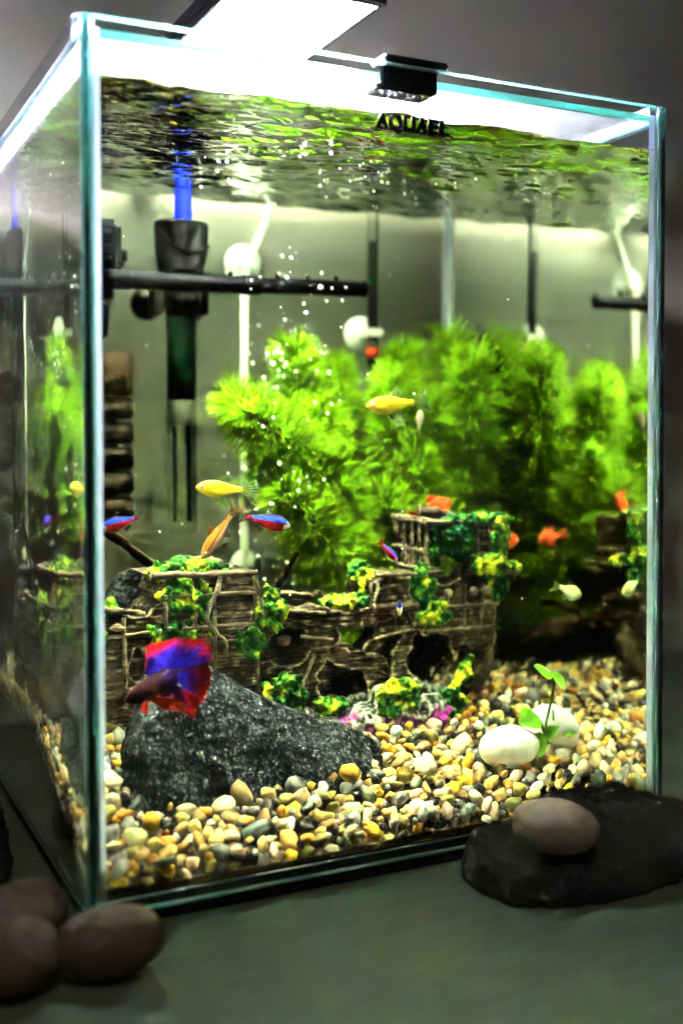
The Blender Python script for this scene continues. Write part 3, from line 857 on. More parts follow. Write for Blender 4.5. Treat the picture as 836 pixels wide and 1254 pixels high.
# encrusted base
(X, Y, Z), (l, hh) = grid((.085, .082, .030), (.222, .150, .068), .0010)
d = ell(X, Y, Z, (.182, .106, .042), (.030, .020, .020))
d = smin(d, ell(X, Y, Z, (.160, .110, .040), (.022, .018, .012)), .006)
d = smin(d, ell(X, Y, Z, (.125, .120, .042), (.030, .018, .013)), .006)
d = smin(d, ell(X, Y, Z, (.205, .110, .040), (.014, .016, .016)), .006)
v, f = surfnet(d, l, hh); n_ = vnormals(v, f)
v = v+n_*(.0030*fbm(v*130, 3, 77)-.0022*np.abs(noise3(v*230, 78)))[:, None]; n_ = vnormals(v, f)
cv = np.clip(convex(v, f, n_, 3)/.0003, 0, 1)
vein = np.clip(1-np.abs(noise3(v*260, 79))*5, 0, 1)
m = np.clip(vein*.9+cv*.5, 0, 1)[:, None]
cl = np.array((.035, .038, .036))*(1-m)+np.array((.50, .49, .45))*m
pu = np.clip((.049-v[:, 2]+.006*noise3(v*140, 80))/.004, 0, 1)*np.clip(.4+1.2*noise3(v*200, 81), 0, 1)
cl = cl*(1-pu[:, None])+np.array((.42, .03, .40))*pu[:, None]
gn = np.clip(noise3(v*90, 85)*2-.4, 0, 1)[:, None]*(1-pu[:, None])
cl = cl*(1-.6*gn)+np.array((.05, .11, .08))*.6*gn
fast_mesh('encrusted_base', v, f, MAT['coral'], ship, cl)
# ------------------------------------------------------------------ loose things on the gravel
k = N('white_quartz'); co = k.coord()
nz = k.n('TexNoise', {'Vector': co, 'Scale': 90.0, 'Detail': 5.0})
rp = k.ramp((nz, 0), [(.3, (.62, .58, .54)), (.6, (.82, .80, .78))])
MAT['quartz'] = k.surf(k.pr(rp, .45, Normal=k.bump(nz, .15, .0006), Subsurface_Weight=.15, Subsurface_Radius=(.003, .003, .003)))
def egg(name, c, r, rot, seed, mat, label, cat='stone', group=None, amp=.05, base=ICO3):
    v, f = base; p = v.copy()
    p *= (1+amp*noise3(v*1.2+seed*2.1, seed)+amp*.4*noise3(v*2.7+seed, seed+1))[:, None]
    p = p*np.array(r)
    R = np.array(Matrix.Rotation(rot[2], 3, 'Z') @ Matrix.Rotation(rot[1], 3, 'Y') @ Matrix.Rotation(rot[0], 3, 'X'))
    o = mesh(name, p@R.T+np.array(c), f, mat); 
    return tag(o, label, cat, group)
egg('white_stone', (.2165, .0410, .0345), (.0182, .0125, .0108), (0, .10, .1), 3, MAT['quartz'], 'smooth white egg shaped stone lying in front of the seedling')
egg('white_stone', (.2480, .0530, .0375), (.0160, .0120, .0125), (0, .35, -.2), 5, MAT['quartz'], 'smooth white stone half buried behind the seedling')

MAT['leaf'] = None
def leaf_mat(name, trans=.5, rough=.45, vary=.3):
    k = N(name); at = k.n('Attribute', attribute_name='Col')
    nz = k.n('TexNoise', {'Vector': k.coord(), 'Scale': 60.0, 'Detail': 3.0})
    rp = k.ramp((nz, 0), [(.3, (1-vary,)*3), (.7, (1+vary*.5,)*3)])
    mx = k.mixc(1.0, (at, 'Color'), rp, 'MULTIPLY')
    pr = k.pr(mx, rough)
    tr = k.n('BsdfTranslucent'); k.t.links.new(mx.outputs[2], tr.inputs['Color'])
    ms = k.n('MixShader', {0: trans}); k.t.links.new(pr.outputs[0], ms.inputs[1]); k.t.links.new(tr.outputs[0], ms.inputs[2])
    return k.surf(ms)
MAT['leaf'] = leaf_mat('feathery_leaf', .58)
MAT['stem'] = m_plain('plant_stem', (.09, .10, .03), .5)
MAT['leaf2'] = leaf_mat('seedling_leaf', .4)

def bez(p0, p1, p2, n):
    p0, p1, p2 = map(np.array, (p0, p1, p2)); t = np.linspace(0, 1, n)[:, None]
    return (1-t)**2*p0+2*t*(1-t)*p1+t*t*p2
def feathery(base, mid, tip, seed, label, R0=.0235, whorl=.0044):
    r = np.random.default_rng(seed)
    L = np.linalg.norm(np.array(mid)-base)+np.linalg.norm(np.array(tip)-mid)
    path = bez(base, mid, tip, 60)
    o = empty('water_plant', base, label, 'plant', 'feathery water plants in the back corner')
    G().tube(path[::3], [.0011]*len(path[::3]), 6).build('stem', MAT['stem'], o)
    V = []; F = []; C = []; nb = 0
    nw = int(L/whorl)
    for w in range(2, nw+1):
        t = w/nw; c = path[min(int(t*59), 59)]
        d = path[min(int(t*59)+1, 59)]-path[max(int(t*59)-1, 0)]; d = d/np.linalg.norm(d)
        a = np.cross(d, [0.3, 1, .2]); a /= np.linalg.norm(a); b = np.cross(d, a)
        head = max(0, (t-.84)/.16)
        R = R0*(.75+.35*min(1, t*1.5))*(1-.30*head)*(.75+.4*r.random())
        lift = .25+.9*head+.22*r.normal()
        nl = 6+int(2*head)
        off = r.random()*6.28
        for j in range(nl):
            th = off+6.283*(j+.25*r.normal())/nl
            out = a*math.cos(th)+b*math.sin(th)
            ax = out*math.cos(lift)+d*math.sin(lift)+r.normal(size=3)*.24; ax /= np.linalg.norm(ax)
            sd = np.cross(d, out); sd = sd+d*r.normal()*.25; sd -= ax*(sd@ax); sd /= np.linalg.norm(sd)
            nrm = np.cross(ax, sd)
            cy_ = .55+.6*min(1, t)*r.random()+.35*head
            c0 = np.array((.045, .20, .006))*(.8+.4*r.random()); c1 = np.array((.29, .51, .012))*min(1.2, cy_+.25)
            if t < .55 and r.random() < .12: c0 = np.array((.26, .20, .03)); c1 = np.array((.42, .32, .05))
            spread = 1.15+.3*r.random(); kink = nrm*R*(.12*r.normal()-.10)
            for q in range(6):
                u = (q/5-.5)*2; an = u*spread+.10*r.normal()
                ln = R*(1-.12*u*u)*(.80+.3*r.random())
                dr = ax*math.cos(an)+sd*math.sin(an); ws = np.cross(nrm, dr)*.00052
                st = c+ax*R*.08*(1-abs(u)); p1 = st+dr*ln*.45+kink*.3
                cm = c0*.5+c1*.5
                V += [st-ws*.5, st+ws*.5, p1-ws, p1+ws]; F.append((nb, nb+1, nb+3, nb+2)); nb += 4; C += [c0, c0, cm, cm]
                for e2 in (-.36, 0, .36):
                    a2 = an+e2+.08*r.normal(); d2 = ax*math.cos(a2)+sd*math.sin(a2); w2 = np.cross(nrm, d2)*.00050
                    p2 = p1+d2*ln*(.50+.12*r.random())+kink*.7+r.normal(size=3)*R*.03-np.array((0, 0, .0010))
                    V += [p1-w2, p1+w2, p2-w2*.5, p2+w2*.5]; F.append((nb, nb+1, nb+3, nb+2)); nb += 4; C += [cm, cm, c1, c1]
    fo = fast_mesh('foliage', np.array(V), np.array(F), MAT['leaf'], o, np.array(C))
    fo['kind'] = 'stuff'
    return o
PL = [((.235, .215, .050), (.195, .190, .160), (.119, .190, .204), 'feathery green plant stem leaning far out beside the airline tube'),
      ((.225, .230, .050), (.185, .225, .160), (.160, .222, .232), 'tall feathery green plant stem with a round yellow green crown below the spray bar'),
      ((.228, .250, .050), (.205, .245, .160), (.192, .243, .224), 'feathery green plant stem growing up under the thermometer'),
      ((.240, .215, .050), (.225, .205, .150), (.214, .200, .218), 'feathery green plant stem rising behind the upper yellow fish'),
      ((.246, .245, .050), (.240, .242, .160), (.236, .240, .238), 'feathery green plant stem beside the back corner seam'),
      ((.262, .205, .050), (.263, .198, .150), (.262, .190, .232), 'tall feathery green plant stem against the side glass behind the cabin'),
      ((.270, .250, .050), (.270, .242, .160), (.268, .240, .243), 'tallest feathery green plant stem in the back corner'),
      ((.215, .205, .050), (.185, .180, .115), (.140, .178, .158), 'low feathery green plant stem arching behind the blue red tetra'),
      ((.242, .205, .050), (.238, .195, .120), (.226, .188, .172), 'short feathery green plant stem directly behind the ship cabin'),
      ((.205, .252, .050), (.172, .256, .140), (.150, .256, .196), 'feathery green plant stem along the back glass near the airline tube'),
      ((.266, .225, .050), (.268, .212, .130), (.266, .205, .186), 'feathery green plant stem by the side glass above the dark log'),
      ((.235, .262, .050), (.212, .264, .150), (.180, .264, .180), 'feathery green plant stem low along the back glass'),
      ((.252, .222, .050), (.250, .212, .120), (.246, .206, .205), 'feathery green plant stem between the red fish and the back corner'),
      ((.276, .232, .050), (.276, .225, .120), (.276, .220, .200), 'feathery green plant stem brushing the side glass low down'),
      ((.222, .196, .050), (.216, .190, .100), (.205, .186, .150), 'short feathery green plant stem hidden low behind the cabin wall'),
      ((.258, .248, .050), (.256, .252, .130), (.254, .256, .215), 'feathery green plant stem tight in the back corner'),
      ((.200, .195, .050), (.190, .188, .090), (.172, .184, .132), 'short feathery green plant stem above the broken middle of the wreck'),
      ((.262, .212, .050), (.258, .200, .085), (.246, .194, .118), 'low feathery green plant stem just above the dark arched log'),
      ((.205, .225, .050), (.180, .215, .140), (.172, .210, .200), 'feathery green plant stem in the middle of the clump')]
for i, (a, b, c, lb) in enumerate(PL): feathery(a, b, c, 300+i, lb)

# small broad leaved seedling
sd = empty('seedling', (0.2410, 0.0445, 0.0310), 'small green seedling with broad oval leaves between the white stones', 'plant')
MAT['sprout'] = m_plain('sprout_stem', (.10, .26, .02), .45)
def pxw(x, z, y=.0545): return (x, y, z)
stems = [[(0.2410, 0.0445, 0.0310), (0.2395, 0.0438, 0.0430), (0.2430, 0.0430, 0.0560), (0.2445, 0.0428, 0.0640), (0.2425, 0.0425, 0.0680)],
         [(0.2410, 0.0445, 0.0310), (0.2385, 0.0430, 0.0380), (0.2355, 0.0420, 0.0445), (0.2325, 0.0410, 0.0480)],
         [(0.2405, 0.0440, 0.0320), (0.2375, 0.0420, 0.0360), (0.2340, 0.0400, 0.0395)], [(0.2410, 0.0445, 0.0310), (0.2455, 0.0435, 0.0350), (0.2485, 0.0425, 0.0365)], [(0.2410, 0.0445, 0.0310), (0.2445, 0.0440, 0.0420), (0.2435, 0.0430, 0.0500)]]
for st in stems: G().tube(st, [.0009]*(len(st)-1)+[.0006], 6).build('stem', MAT['sprout'], sd)
def broad_leaf(root, tip, wid, up_, seed, parent, cols=((.10, .30, .015), (.26, .52, .03)), curl=.25, name='leaf'):
    root, tip, up_ = np.array(root), np.array(tip), np.array(up_, float)
    ax = tip-root; L = np.linalg.norm(ax); ax /= L
    side = np.cross(ax, up_); side /= np.linalg.norm(side); nr = np.cross(side, ax)
    V = []; F = []; C = []; n, m = 10, 7
    for i in range(n+1):
        t = i/n; w = wid*math.sin(math.pi*min(1, t*.97+.03)**.8)*(1 if t < 1 else .1)
        for j in range(m):
            u = j/(m-1)*2-1
            V.append(root+ax*L*t+side*w*u+nr*(curl*w*abs(u)-curl*L*1.1*(t**2)*.6))
            C.append(np.array(cols[0])*(1-abs(u)*.6)+np.array(cols[1])*abs(u)*.6)
    for i in range(n):
        for j in range(m-1): a = i*m+j; F.append((a, a+1, a+m+1, a+m))
    V = np.array(V); nv = len(V)
    V2 = np.concatenate([V, V-nr*.0003]); F2 = F+[tuple(q+nv for q in f[::-1]) for f in F]
    return mesh(name, V2, F2, MAT['leaf2'], parent, col=np.array(C+C))
broad_leaf((0.2430, 0.0425, 0.0680), (0.2290, 0.0382, 0.0735), 0.0052, (.1, -.55, .8), 1, sd, curl=-.1)
broad_leaf((0.2430, 0.0425, 0.0685), (0.2497, 0.0382, 0.0606), 0.0057, (.6, -.6, .4), 2, sd, curl=.15)
broad_leaf((0.2340, 0.0415, 0.0475), (0.2206, 0.0372, 0.0469), 0.0075, (.1, -.6, .8), 3, sd, curl=.15)
broad_leaf((0.2345, 0.0400, 0.0395), (0.2235, 0.0333, 0.0255), 0.0065, (-.6, -.7, .4), 4, sd, curl=.1)
broad_leaf((0.2480, 0.0425, 0.0365), (0.2571, 0.0394, 0.0383), 0.0025, (0, -.5, .8), 5, sd)
broad_leaf((0.2375, 0.0420, 0.0365), (0.2448, 0.0383, 0.0420), 0.0035, (0, -.8, .6), 6, sd)
# grass tuft
gt = empty('grass_tuft', (.040, .165, .050), 'tuft of thin green blades growing behind the fighting fish', 'plant')
for i in range(14):
    a = rng.random()*6.28; b = np.array((.040+.006*rng.normal(), .165+.004*rng.normal(), .046)); ln = .030+.016*rng.random()
    broad_leaf(b, b+np.array((.010*math.cos(a), .006*math.sin(a), ln)), .0011, (math.sin(a), -1, .2), i, gt, ((.07, .26, .01), (.16, .40, .02)), .05, 'blade')
# driftwood
MAT['bog'] = m_plain('bogwood', (.055, .032, .018), .55, .5, 250, .6, .0012)
def branch(name, pts, r, label, seed, amp=.35, twigs=()):
    v, f, c = timber('b', pts, r, seed, n=12, sub=10, amp=amp)
    if not twigs:
        return tag(mesh(name, v, f, MAT['bog']), label, 'driftwood')
    e = empty(name, pts[0], label, 'driftwood')
    mesh('trunk', v, f, MAT['bog'], e)
    for j, (tp, tr) in enumerate(twigs):
        v, f, c = timber('b', tp, tr, seed+j, n=8, sub=8, amp=amp); mesh('twig', v, f, MAT['bog'], e)
    return e
branch('driftwood_twig', [(.028, .16, .146), (.045, .17, .138), (.060, .180, .127), (.085, .19, .108), (.105, .195, .085)], [.0016, .0022, .0024, .0024, .0028], 'thin brown twig slanting down behind the ship bow', 21)
branch('driftwood_twig', [(.1445, .17, .1255), (.1395, .17, .1180), (.1335, .171, .108), (.1310, .172, .090), (.1300, .172, .05)], [.0014, .0018, .0020, .0022, .003], 'short dark twig sticking up behind the middle of the wreck', 22)
branch('driftwood_log', [(.205, .200, .058), (.222, .188, .066), (.245, .178, .073), (.262, .182, .070), (.276, .198, .060)], [.0055, .0075, .0070, .0060, .004], 'dark arched log lying behind the ship stern', 23, .4,
       [([(.235, .182, .073), (.250, .176, .084), (.268, .180, .088)], [.003, .0026, .002])])
# ------------------------------------------------------------------ equipment
mat_tube = m_plain('spray_bar_plastic', (.008, .0075, .011), .5, bump=.1)
mat_sponge = m_plain('filter_sponge', (.022, .015, .010), .9, .5, 900, .9, .0015)
mat_spcap = m_plain('sponge_cap', (.028, .016, .007), .7, .3, 500, .5, .001)
fl = empty('internal_filter', (.046, .245, .142), 'black internal filter with ribbed brown sponge and pump head', 'filter')
PUMP = auto_smooth(G().box((.024, .230, .2700), (.0625, .268, .3065)).build('pump_head', mat_blk, fl, bevel=.004, seg=3))
for i in range(5):
    G().box((.030, .2285, .2985-i*.0035), (.056, .2305, .3000-i*.0035)).build('vent_rib', mat_blk, PUMP, bevel=.0004)
G().tube([(.045, .248, .2705), (.045, .248, .262), (.047, .248, .2610)], [.0165, .0165, .010], 20).build('collar', mat_blk, fl)
G().lathe([(.007, 0), (.007, .010), (.010, .012), (.011, .028), (.009, .030)], (.047, .246, .232), 20).build('intake_pipe', mat_blk, fl)
def sponge_disc(z0, z1, mat, nm, x=.0445, y=.246, a=.0240, b=.0205):
    outl = rrect(x-a, x+a, y-b, y+b, .008, 5)
    v, f = slab(outl, z0, z1); G().add(v, f).build(nm, mat, fl, bevel=.0016, seg=2)
sponge_disc(.2110, .2345, mat_spcap, 'sponge_cap')
z = .2100
for i in range(5):
    sponge_disc(z-.0115, z, mat_sponge, 'sponge_segment'); z -= .0120
    sponge_disc(z-.0014, z+.0002, mat_blk, 'sponge_core', a=.017, b=.015); z -= .0016
G().lathe([(.0085, 0), (.0085, .003), (.0105, .003), (.0105, .009)], (.0625, .2690, .285), 16).build('suction_cup', mat_blk, fl)

sb = empty('spray_bar', (.120, .225, .2735), 'long black spray bar pipe running along the back glass under the surface', 'pipe')
def bar_pt(x): return (x, .2255-.0005*(x-.05)/.15, .2730+.0022*(x-.05)/.15)
SEC = []
for a, b, r in ((.018, .066, .0054), (.0645, .136, .0050), (.1345, .2040, .0046)):
    SEC.append(auto_smooth(G().tube([bar_pt(a), bar_pt(a+.0006), bar_pt(b-.0006), bar_pt(b)], [r-.0006, r, r, r-.0006], 24).build('pipe_section', mat_tube, sb)))
auto_smooth(G().tube([bar_pt(.129), bar_pt(.1295), bar_pt(.1395), bar_pt(.140)], [.0052, .0056, .0056, .0052], 24).build('pipe_sleeve', mat_tube, sb))
auto_smooth(G().tube([bar_pt(.2035), bar_pt(.2050), bar_pt(.2060)], [.0050, .0049, .0034], 24).build('end_plug', mat_tube, sb))
for x in (.030, .050, .086, .104, .122, .150, .168, .186):
    p = bar_pt(x); G().lathe([(.0015, 0), (.0015, .0022), (.0011, .0026)], (p[0], p[1]-.001, p[2]+.0042), 10).build('nozzle', mat_tube, SEC[0] if x < .065 else SEC[1] if x < .136 else SEC[2])
auto_smooth(G().tube([(.046, .232, .273), (.046, .2275, .273)], [.0062, .0062], 18).build('connector', mat_tube, sb))

ht = empty('heater', (.100, .252, .135), 'upright aquarium heater with grey cap and blue dial stem', 'heater')
mat_cap = m_plain('heater_cap', (.014, .0135, .015), .55, bump=.1)
mat_blue = m_plain('blue_dial', (.012, .03, .72), .4, bump=.02)
hx, hy = .1003, .2525
CAP = auto_smooth(G().lathe([(.0105, 0), (.0130, .001), (.0150, .012), (.0157, .026), (.0150, .0285), (.0060, .0290)], (hx, hy, .2815), 32).build('cap', mat_cap, ht))
G().tube([(hx-.0152, hy-.006, .305), (hx-.008, hy-.0145, .2950), (hx+.001, hy-.0165, .2905), (hx+.010, hy-.0130, .2925), (hx+.0145, hy-.0075, .297)], .0007, 6).build('cap_ridge', mat_cap, CAP)
auto_smooth(G().lathe([(.0050, 0), (.0050, .018), (.0040, .0185), (.0040, .020), (.0056, .0205), (.0056, .026)], (hx+.001, hy, .3104), 18).build('dial_stem', mat_blue, ht))
k = N('heater_glass'); MAT['hglass'] = k.surf(k.n('BsdfGlass', {'Color': (.80, .82, .78, 1), 'Roughness': .0, 'IOR': 1.12}))
G().lathe([(.0078, .0), (.0085, .002), (.0085, .148), (.0078, .149)], (hx, hy, .1335), 26).build('glass_tube', MAT['hglass'], ht)
m_or = m_plain('orange_band', (.20, .10, .02), .5); m_dg = m_plain('dark_green_print', (.004, .022, .012), .4); m_rod = m_plain('heating_rod', (.02, .02, .018), .5); m_cer = m_plain('ceramic', (.16, .15, .13), .6)
G().lathe([(.0076, 0), (.0076, .0135)], (hx, hy, .2580), 22).build('orange_band', m_or, ht)
G().lathe([(.0072, 0), (.0072, .0095)], (hx, hy, .2717), 22).build('upper_band', m_dg, ht)
G().lathe([(.0074, 0), (.0074, .0480)], (hx, hy, .2095), 22).build('printed_sleeve', m_dg, ht)
G().lathe([(.0062, 0), (.0062, .014)], (hx, hy, .1950), 22).build('ceramic_core', m_cer, ht)
for dx in (-.0038, .0036): G().tube([(hx+dx, hy, .140), (hx+dx, hy, .1945)], .0013, 8).build('heating_rod', m_rod, ht)
G().lathe([(.0112, 0), (.0112, .011)], (hx, hy, .2620), 22).build('clamp', mat_blk, ht)
for s in (-1, 1):
    ARM = auto_smooth(G().box((hx+s*.013-.0025, hy-.004, .258), (hx+s*.013+.0025, hy+.018, .274)).build('bracket_arm', mat_blk, ht, bevel=.001))
    G().tube([(hx+s*.013, .2705, .266), (hx+s*.013, .2755, .266), (hx+s*.013, .2820, .266), (hx+s*.013, .2850, .266)], [.004, .005, .0090, .0100], 18).build('suction_cup', mat_blk, ARM)

k = N('clear_rubber'); MAT['rubber'] = k.surf(k.pr((.86, .88, .93), .30, Transmission_Weight=.08, IOR=1.4))
mat_white = m_plain('white_plastic', (.80, .80, .80), .35, .05, bump=.03)
def cup(name, x, z, r, parent):
    return G().tube([(x, .2853, z), (x, .2845, z), (x, .2815, z), (x, .2790, z), (x, .2770, z)], [r, r*.99, r*.72, r*.42, r*.34], 24).build(name, MAT['rubber'], parent)
tm = empty('thermometer', (.2278, .2745, .229), 'glass stick thermometer with red band held by a white suction cup', 'thermometer')
tx, ty = .2278, .2735
k = N('thermo_glass'); MAT['tglass'] = k.surf(k.n('BsdfGlass', {'Color': (.93, .95, .95, 1), 'Roughness': 0.0, 'IOR': 1.12}))
G().lathe([(.0030, 0), (.0036, .002), (.0036, .088), (.0030, .090)], (tx, ty, .2440), 20).build('glass_tube', MAT['tglass'], tm)
m_scale = m_plain('scale_card', (.07, .06, .055), .6); m_red = m_plain('red_band', (.62, .045, .015), .4); m_grn = m_plain('green_mark', (.02, .16, .05), .5)
G().box((tx-.0024, ty-.0004, .2480), (tx+.0024, ty+.0004, .3105)).build('scale_card', m_scale, tm, smooth=False)
G().box((tx-.0025, ty-.0007, .2830), (tx+.0025, ty-.0005, .2870)).build('green_mark', m_grn, tm, smooth=False)
G().tube([(tx+.0026, ty-.0008, .2445), (tx+.0026, ty-.0008, .3320)], .0008, 8).build('liquid_column', m_rod, tm)
G().lathe([(.0042, 0), (.0044, .001), (.0044, .005), (.0040, .006)], (tx, ty, .2380), 20).build('red_band', m_red, tm)
G().lathe([(.0018, 0), (.0038, .009)], (tx, ty, .2285), 18).build('tip', mat_blk, tm)
CUP = cup('suction_cup', .2240, .2530, .0112, tm)
auto_smooth(G().box((tx-.0055, ty-.0046, .2510), (tx+.0062, ty+.0055, .2556)).build('clip', mat_white, CUP, bevel=.001))

al = empty('airline_tube', (.1440, .276, .055), 'thin white airline tube with suction cup running down the back glass', 'tube')
k = N('airline'); MAT['air'] = k.surf(k.pr((.86, .88, .86), .30))
tube_pts = [(.1640, .277, .3335), (.1600, .2775, .3220), (.1530, .2775, .3050), (.1480, .2775, .2950), (.1462, .2775, .2860), (.1450, .277, .2700), (.1445, .276, .2300), (.1438, .275, .1700), (.1438, .275, .1072), (.1450, .275, .0480)]
P_ = []
for i in range(len(tube_pts)-1):
    for s in range(4): P_.append(tuple(np.array(tube_pts[i])*(1-s/4)+np.array(tube_pts[i+1])*s/4))
P_.append(tube_pts[-1])
G().tube(P_, .0024, 12).build('tube', MAT['air'], al)
CUP = cup('suction_cup', .1465, .2930, .0118, al)
auto_smooth(G().box((.1425, .2735, .2895), (.1515, .2790, .2930)).build('clip', mat_white, CUP, bevel=.0008))
cup('suction_cup', .1475, .1100, .0100, al)

# clip over the front rim, lettering, condensation
cl_ = empty('lid_clip', (.147, .006, .350), 'black plastic lid clip hooked over the front glass rim', 'clip')
def bxp(nm, lo, hi, b=.0008): return auto_smooth(G().box(lo, hi).build(nm, mat_blk, cl_, bevel=b))
bxp('top_flange', (.1315, -.0004, H+.0006), (.1640, .0140, H+.0034))
bxp('inner_plate', (.1315, T+.0004, .3405), (.1605, T+.0020, H+.0004))
bxp('lid_shelf', (.1310, T+.0022, .3405), (.1600, .0190, .3434))
lt = empty('raised_lettering', (.1465, -.001, .3245), 'black raised letters fixed on the front glass below the lid clip', 'lettering')
cu = bpy.data.curves.new('t', 'FONT')
dg = bpy.context.evaluated_depsgraph_get()
xx = .1268
for ch, wd in zip('AQUAEL', (1.0, 1.06, 1.0, 1.0, .86, .86)):
    cu = bpy.data.curves.new('letter', 'FONT'); cu.body = ch; cu.size = .0088; cu.extrude = .0005; cu.offset = .00036; cu.bevel_depth = .00012
    to = bpy.data.objects.new('letter_curve', cu); COL.objects.link(to)
    dg = bpy.context.evaluated_depsgraph_get(); dg.update()
    me = bpy.data.meshes.new_from_object(to.evaluated_get(dg))
    bpy.data.objects.remove(to)
    co_ = np.empty(len(me.vertices)*3); me.vertices.foreach_get('co', co_); co_ = co_.reshape(-1, 3)
    w = co_[:, 0].max()-co_[:, 0].min()
    q = np.stack([xx+(co_[:, 0]-co_[:, 0].min())/w*.0061*wd, -.0010-co_[:, 2], .3218+co_[:, 1]], 1)
    me.vertices.foreach_set('co', q.ravel()); me.update(); me.materials.clear()
    link('letter', me, mat_blk, lt, smooth=False)
    xx += .0061*wd+.00035
G().box((.1268, -.00055, .3212), (.1658, -.0003, .3222)).build('backing_strip', mat_blk, lt, smooth=False)

k = N('condensation'); co = k.coord()
n1 = k.n('TexNoise', {'Vector': co, 'Scale': 60.0, 'Detail': 6.0, 'Roughness': .7})
n2 = k.n('TexVoronoi', {'Vector': co, 'Scale': 700.0})
fac = k.ramp((n1, 0), [(.30, (.50,)*3), (.65, (.78,)*3)])
dr = k.ramp((n2, 0), [(.05, (.6,)*3), (.35, (1,)*3)])
fm = k.n('Math', {0: fac, 1: dr}, operation='MULTIPLY')
tl = k.n('BsdfTranslucent', {'Color': (.90, .90, .95, 1)}); df = k.n('BsdfDiffuse', {'Color': (.90, .90, .95, 1)})
m1 = k.n('MixShader', {0: .22}); k.t.links.new(tl.outputs[0], m1.inputs[1]); k.t.links.new(df.outputs[0], m1.inputs[2])
tp = k.n('BsdfTransparent')
m2 = k.n('MixShader', {0: fm}); k.t.links.new(tp.outputs[0], m2.inputs[1]); k.t.links.new(m1.outputs[0], m2.inputs[2])
MAT['cond'] = k.surf(m2)
def film(p0, p1, z0, z1, axis):
    n = 40; V = []; F = []
    for i in range(n+1):
        t = i/n; x = p0[0]+(p1[0]-p0[0])*t; y = p0[1]+(p1[1]-p0[1])*t
        V += [(x, y, z0), (x, y, z1+.0006*math.sin(i*1.7)+.0004*math.sin(i*4.1))]
    for i in range(n): F.append((2*i, 2*i+2, 2*i+3, 2*i+1))
    return mesh('condensation', V, F, MAT['cond'], aq, smooth=False)
film((T+.0004, T+.004), (T+.0004, D-T-.002), WATER+.0012, H-.0105, 0)
n = 48
V = [(T+.0026+(W-2*T-.0052)*i/n, T+.0030+(D-T-.0235)*j/n, .34375) for j in range(n+1) for i in range(n+1)]
mesh('condensation', V, [(j*(n+1)+i, j*(n+1)+i+1, (j+1)*(n+1)+i+1, (j+1)*(n+1)+i) for j in range(n) for i in range(n)], MAT['cond'], lid, smooth=False)
# droplets under the clip
MAT['drop'] = (lambda k: k.surf(k.n('BsdfGlass', {'Color': (1, 1, 1, 1), 'Roughness': 0.0, 'IOR': 1.33})))(N('water_drop'))
V = []; F = []; nb = 0
for i in range(46):
    r = .0003+.0007*rng.random()**2; x = rng.uniform(.129, .164); z = .3395-.0085*rng.random()**1.4
    v, f = ICO1; p = v*np.array((r, r*.5, r*1.15))+np.array((x, T+.0006+r*.5, z)); V.append(p); F += [(a+nb, b+nb, c+nb) for a, b, c in f]; nb += len(v)
o = mesh('water_droplets', np.concatenate(V), F, MAT['drop']); tag(o, 'beads of condensation below the lid clip', 'droplets', kind='stuff')
# air bubbles
MAT['bubble'] = (lambda k: k.surf(k.pr((.95, .96, .97), .10)))(N('air_bubble'))
V = []; F = []; nb = 0
def bub(p, r):
    global nb
    v, f = ICO1; V.append(v*r+np.array(p)); F.extend([(a+nb, b+nb, c+nb) for a, b, c in f]); nb += len(v)
for i in range(150):
    t = rng.random(); bub((.122+.040*rng.random()*(.5+t), .14+.12*rng.random(), .10+.19*t), .0004+.0009*rng.random()**1.6)
for i in range(14): bub((.137+.013*rng.random(), .205, .222+.014*rng.random()), .0007+.0005*rng.random())
for i in range(40): bub((.03+.24*rng.random(), .03+.24*rng.random(), .10+.21*rng.random()), .0003+.0006*rng.random()**2)
for i in range(34): bub((.08+.16*rng.random(), .08+.16*rng.random(), WATER-.0032-.002*rng.random()), .0004+.0007*rng.random()**2)
for p, r in (((.1085, .15, .172), .0016), ((.112, .17, .138), .0013), ((.118, .16, .150), .0012), ((.1060, .17, .120), .0012)): bub(p, r)
o = mesh('air_bubbles', np.concatenate(V), F, MAT['bubble']); tag(o, 'small air bubbles rising through the water', 'bubbles', kind='stuff')
# ------------------------------------------------------------------ fish
MAT['fishskin'] = m_attr('fish_skin', .38, 1800, .3, .5, .0003, Specular_IOR_Level=.5)
def fin_mat(name, alpha):
    k = N(name); at = k.n('Attribute', attribute_name='Col')
    pr = k.pr((at, 'Color'), .4); tr = k.n('BsdfTranslucent'); k.t.links.new(at.outputs['Color'], tr.inputs['Color'])
    m1 = k.n('MixShader', {0: .45}); k.t.links.new(pr.outputs[0], m1.inputs[1]); k.t.links.new(tr.outputs[0], m1.inputs[2])
    if alpha >= 1: return k.surf(m1)
    tp = k.n('BsdfTransparent'); m2 = k.n('MixShader', {0: alpha}); k.t.links.new(tp.outputs[0], m2.inputs[1]); k.t.links.new(m1.outputs[0], m2.inputs[2])
    return k.surf(m2)
MAT['fin'] = fin_mat('silky_fin', 1.0); MAT['clearfin'] = fin_mat('clear_fin', .62)
MAT['eye'] = m_attr('fish_eye', .08, 500, .05, .0)
def frame(fwd, upv=(0, 0, 1)):
    f = Vector(fwd).normalized(); s = Vector(upv).cross(f)
    s = s.normalized() if s.length > 1e-6 else Vector((1, 0, 0)); u = f.cross(s)
    return np.array((f, s, u)).T             # columns: forward, side, up
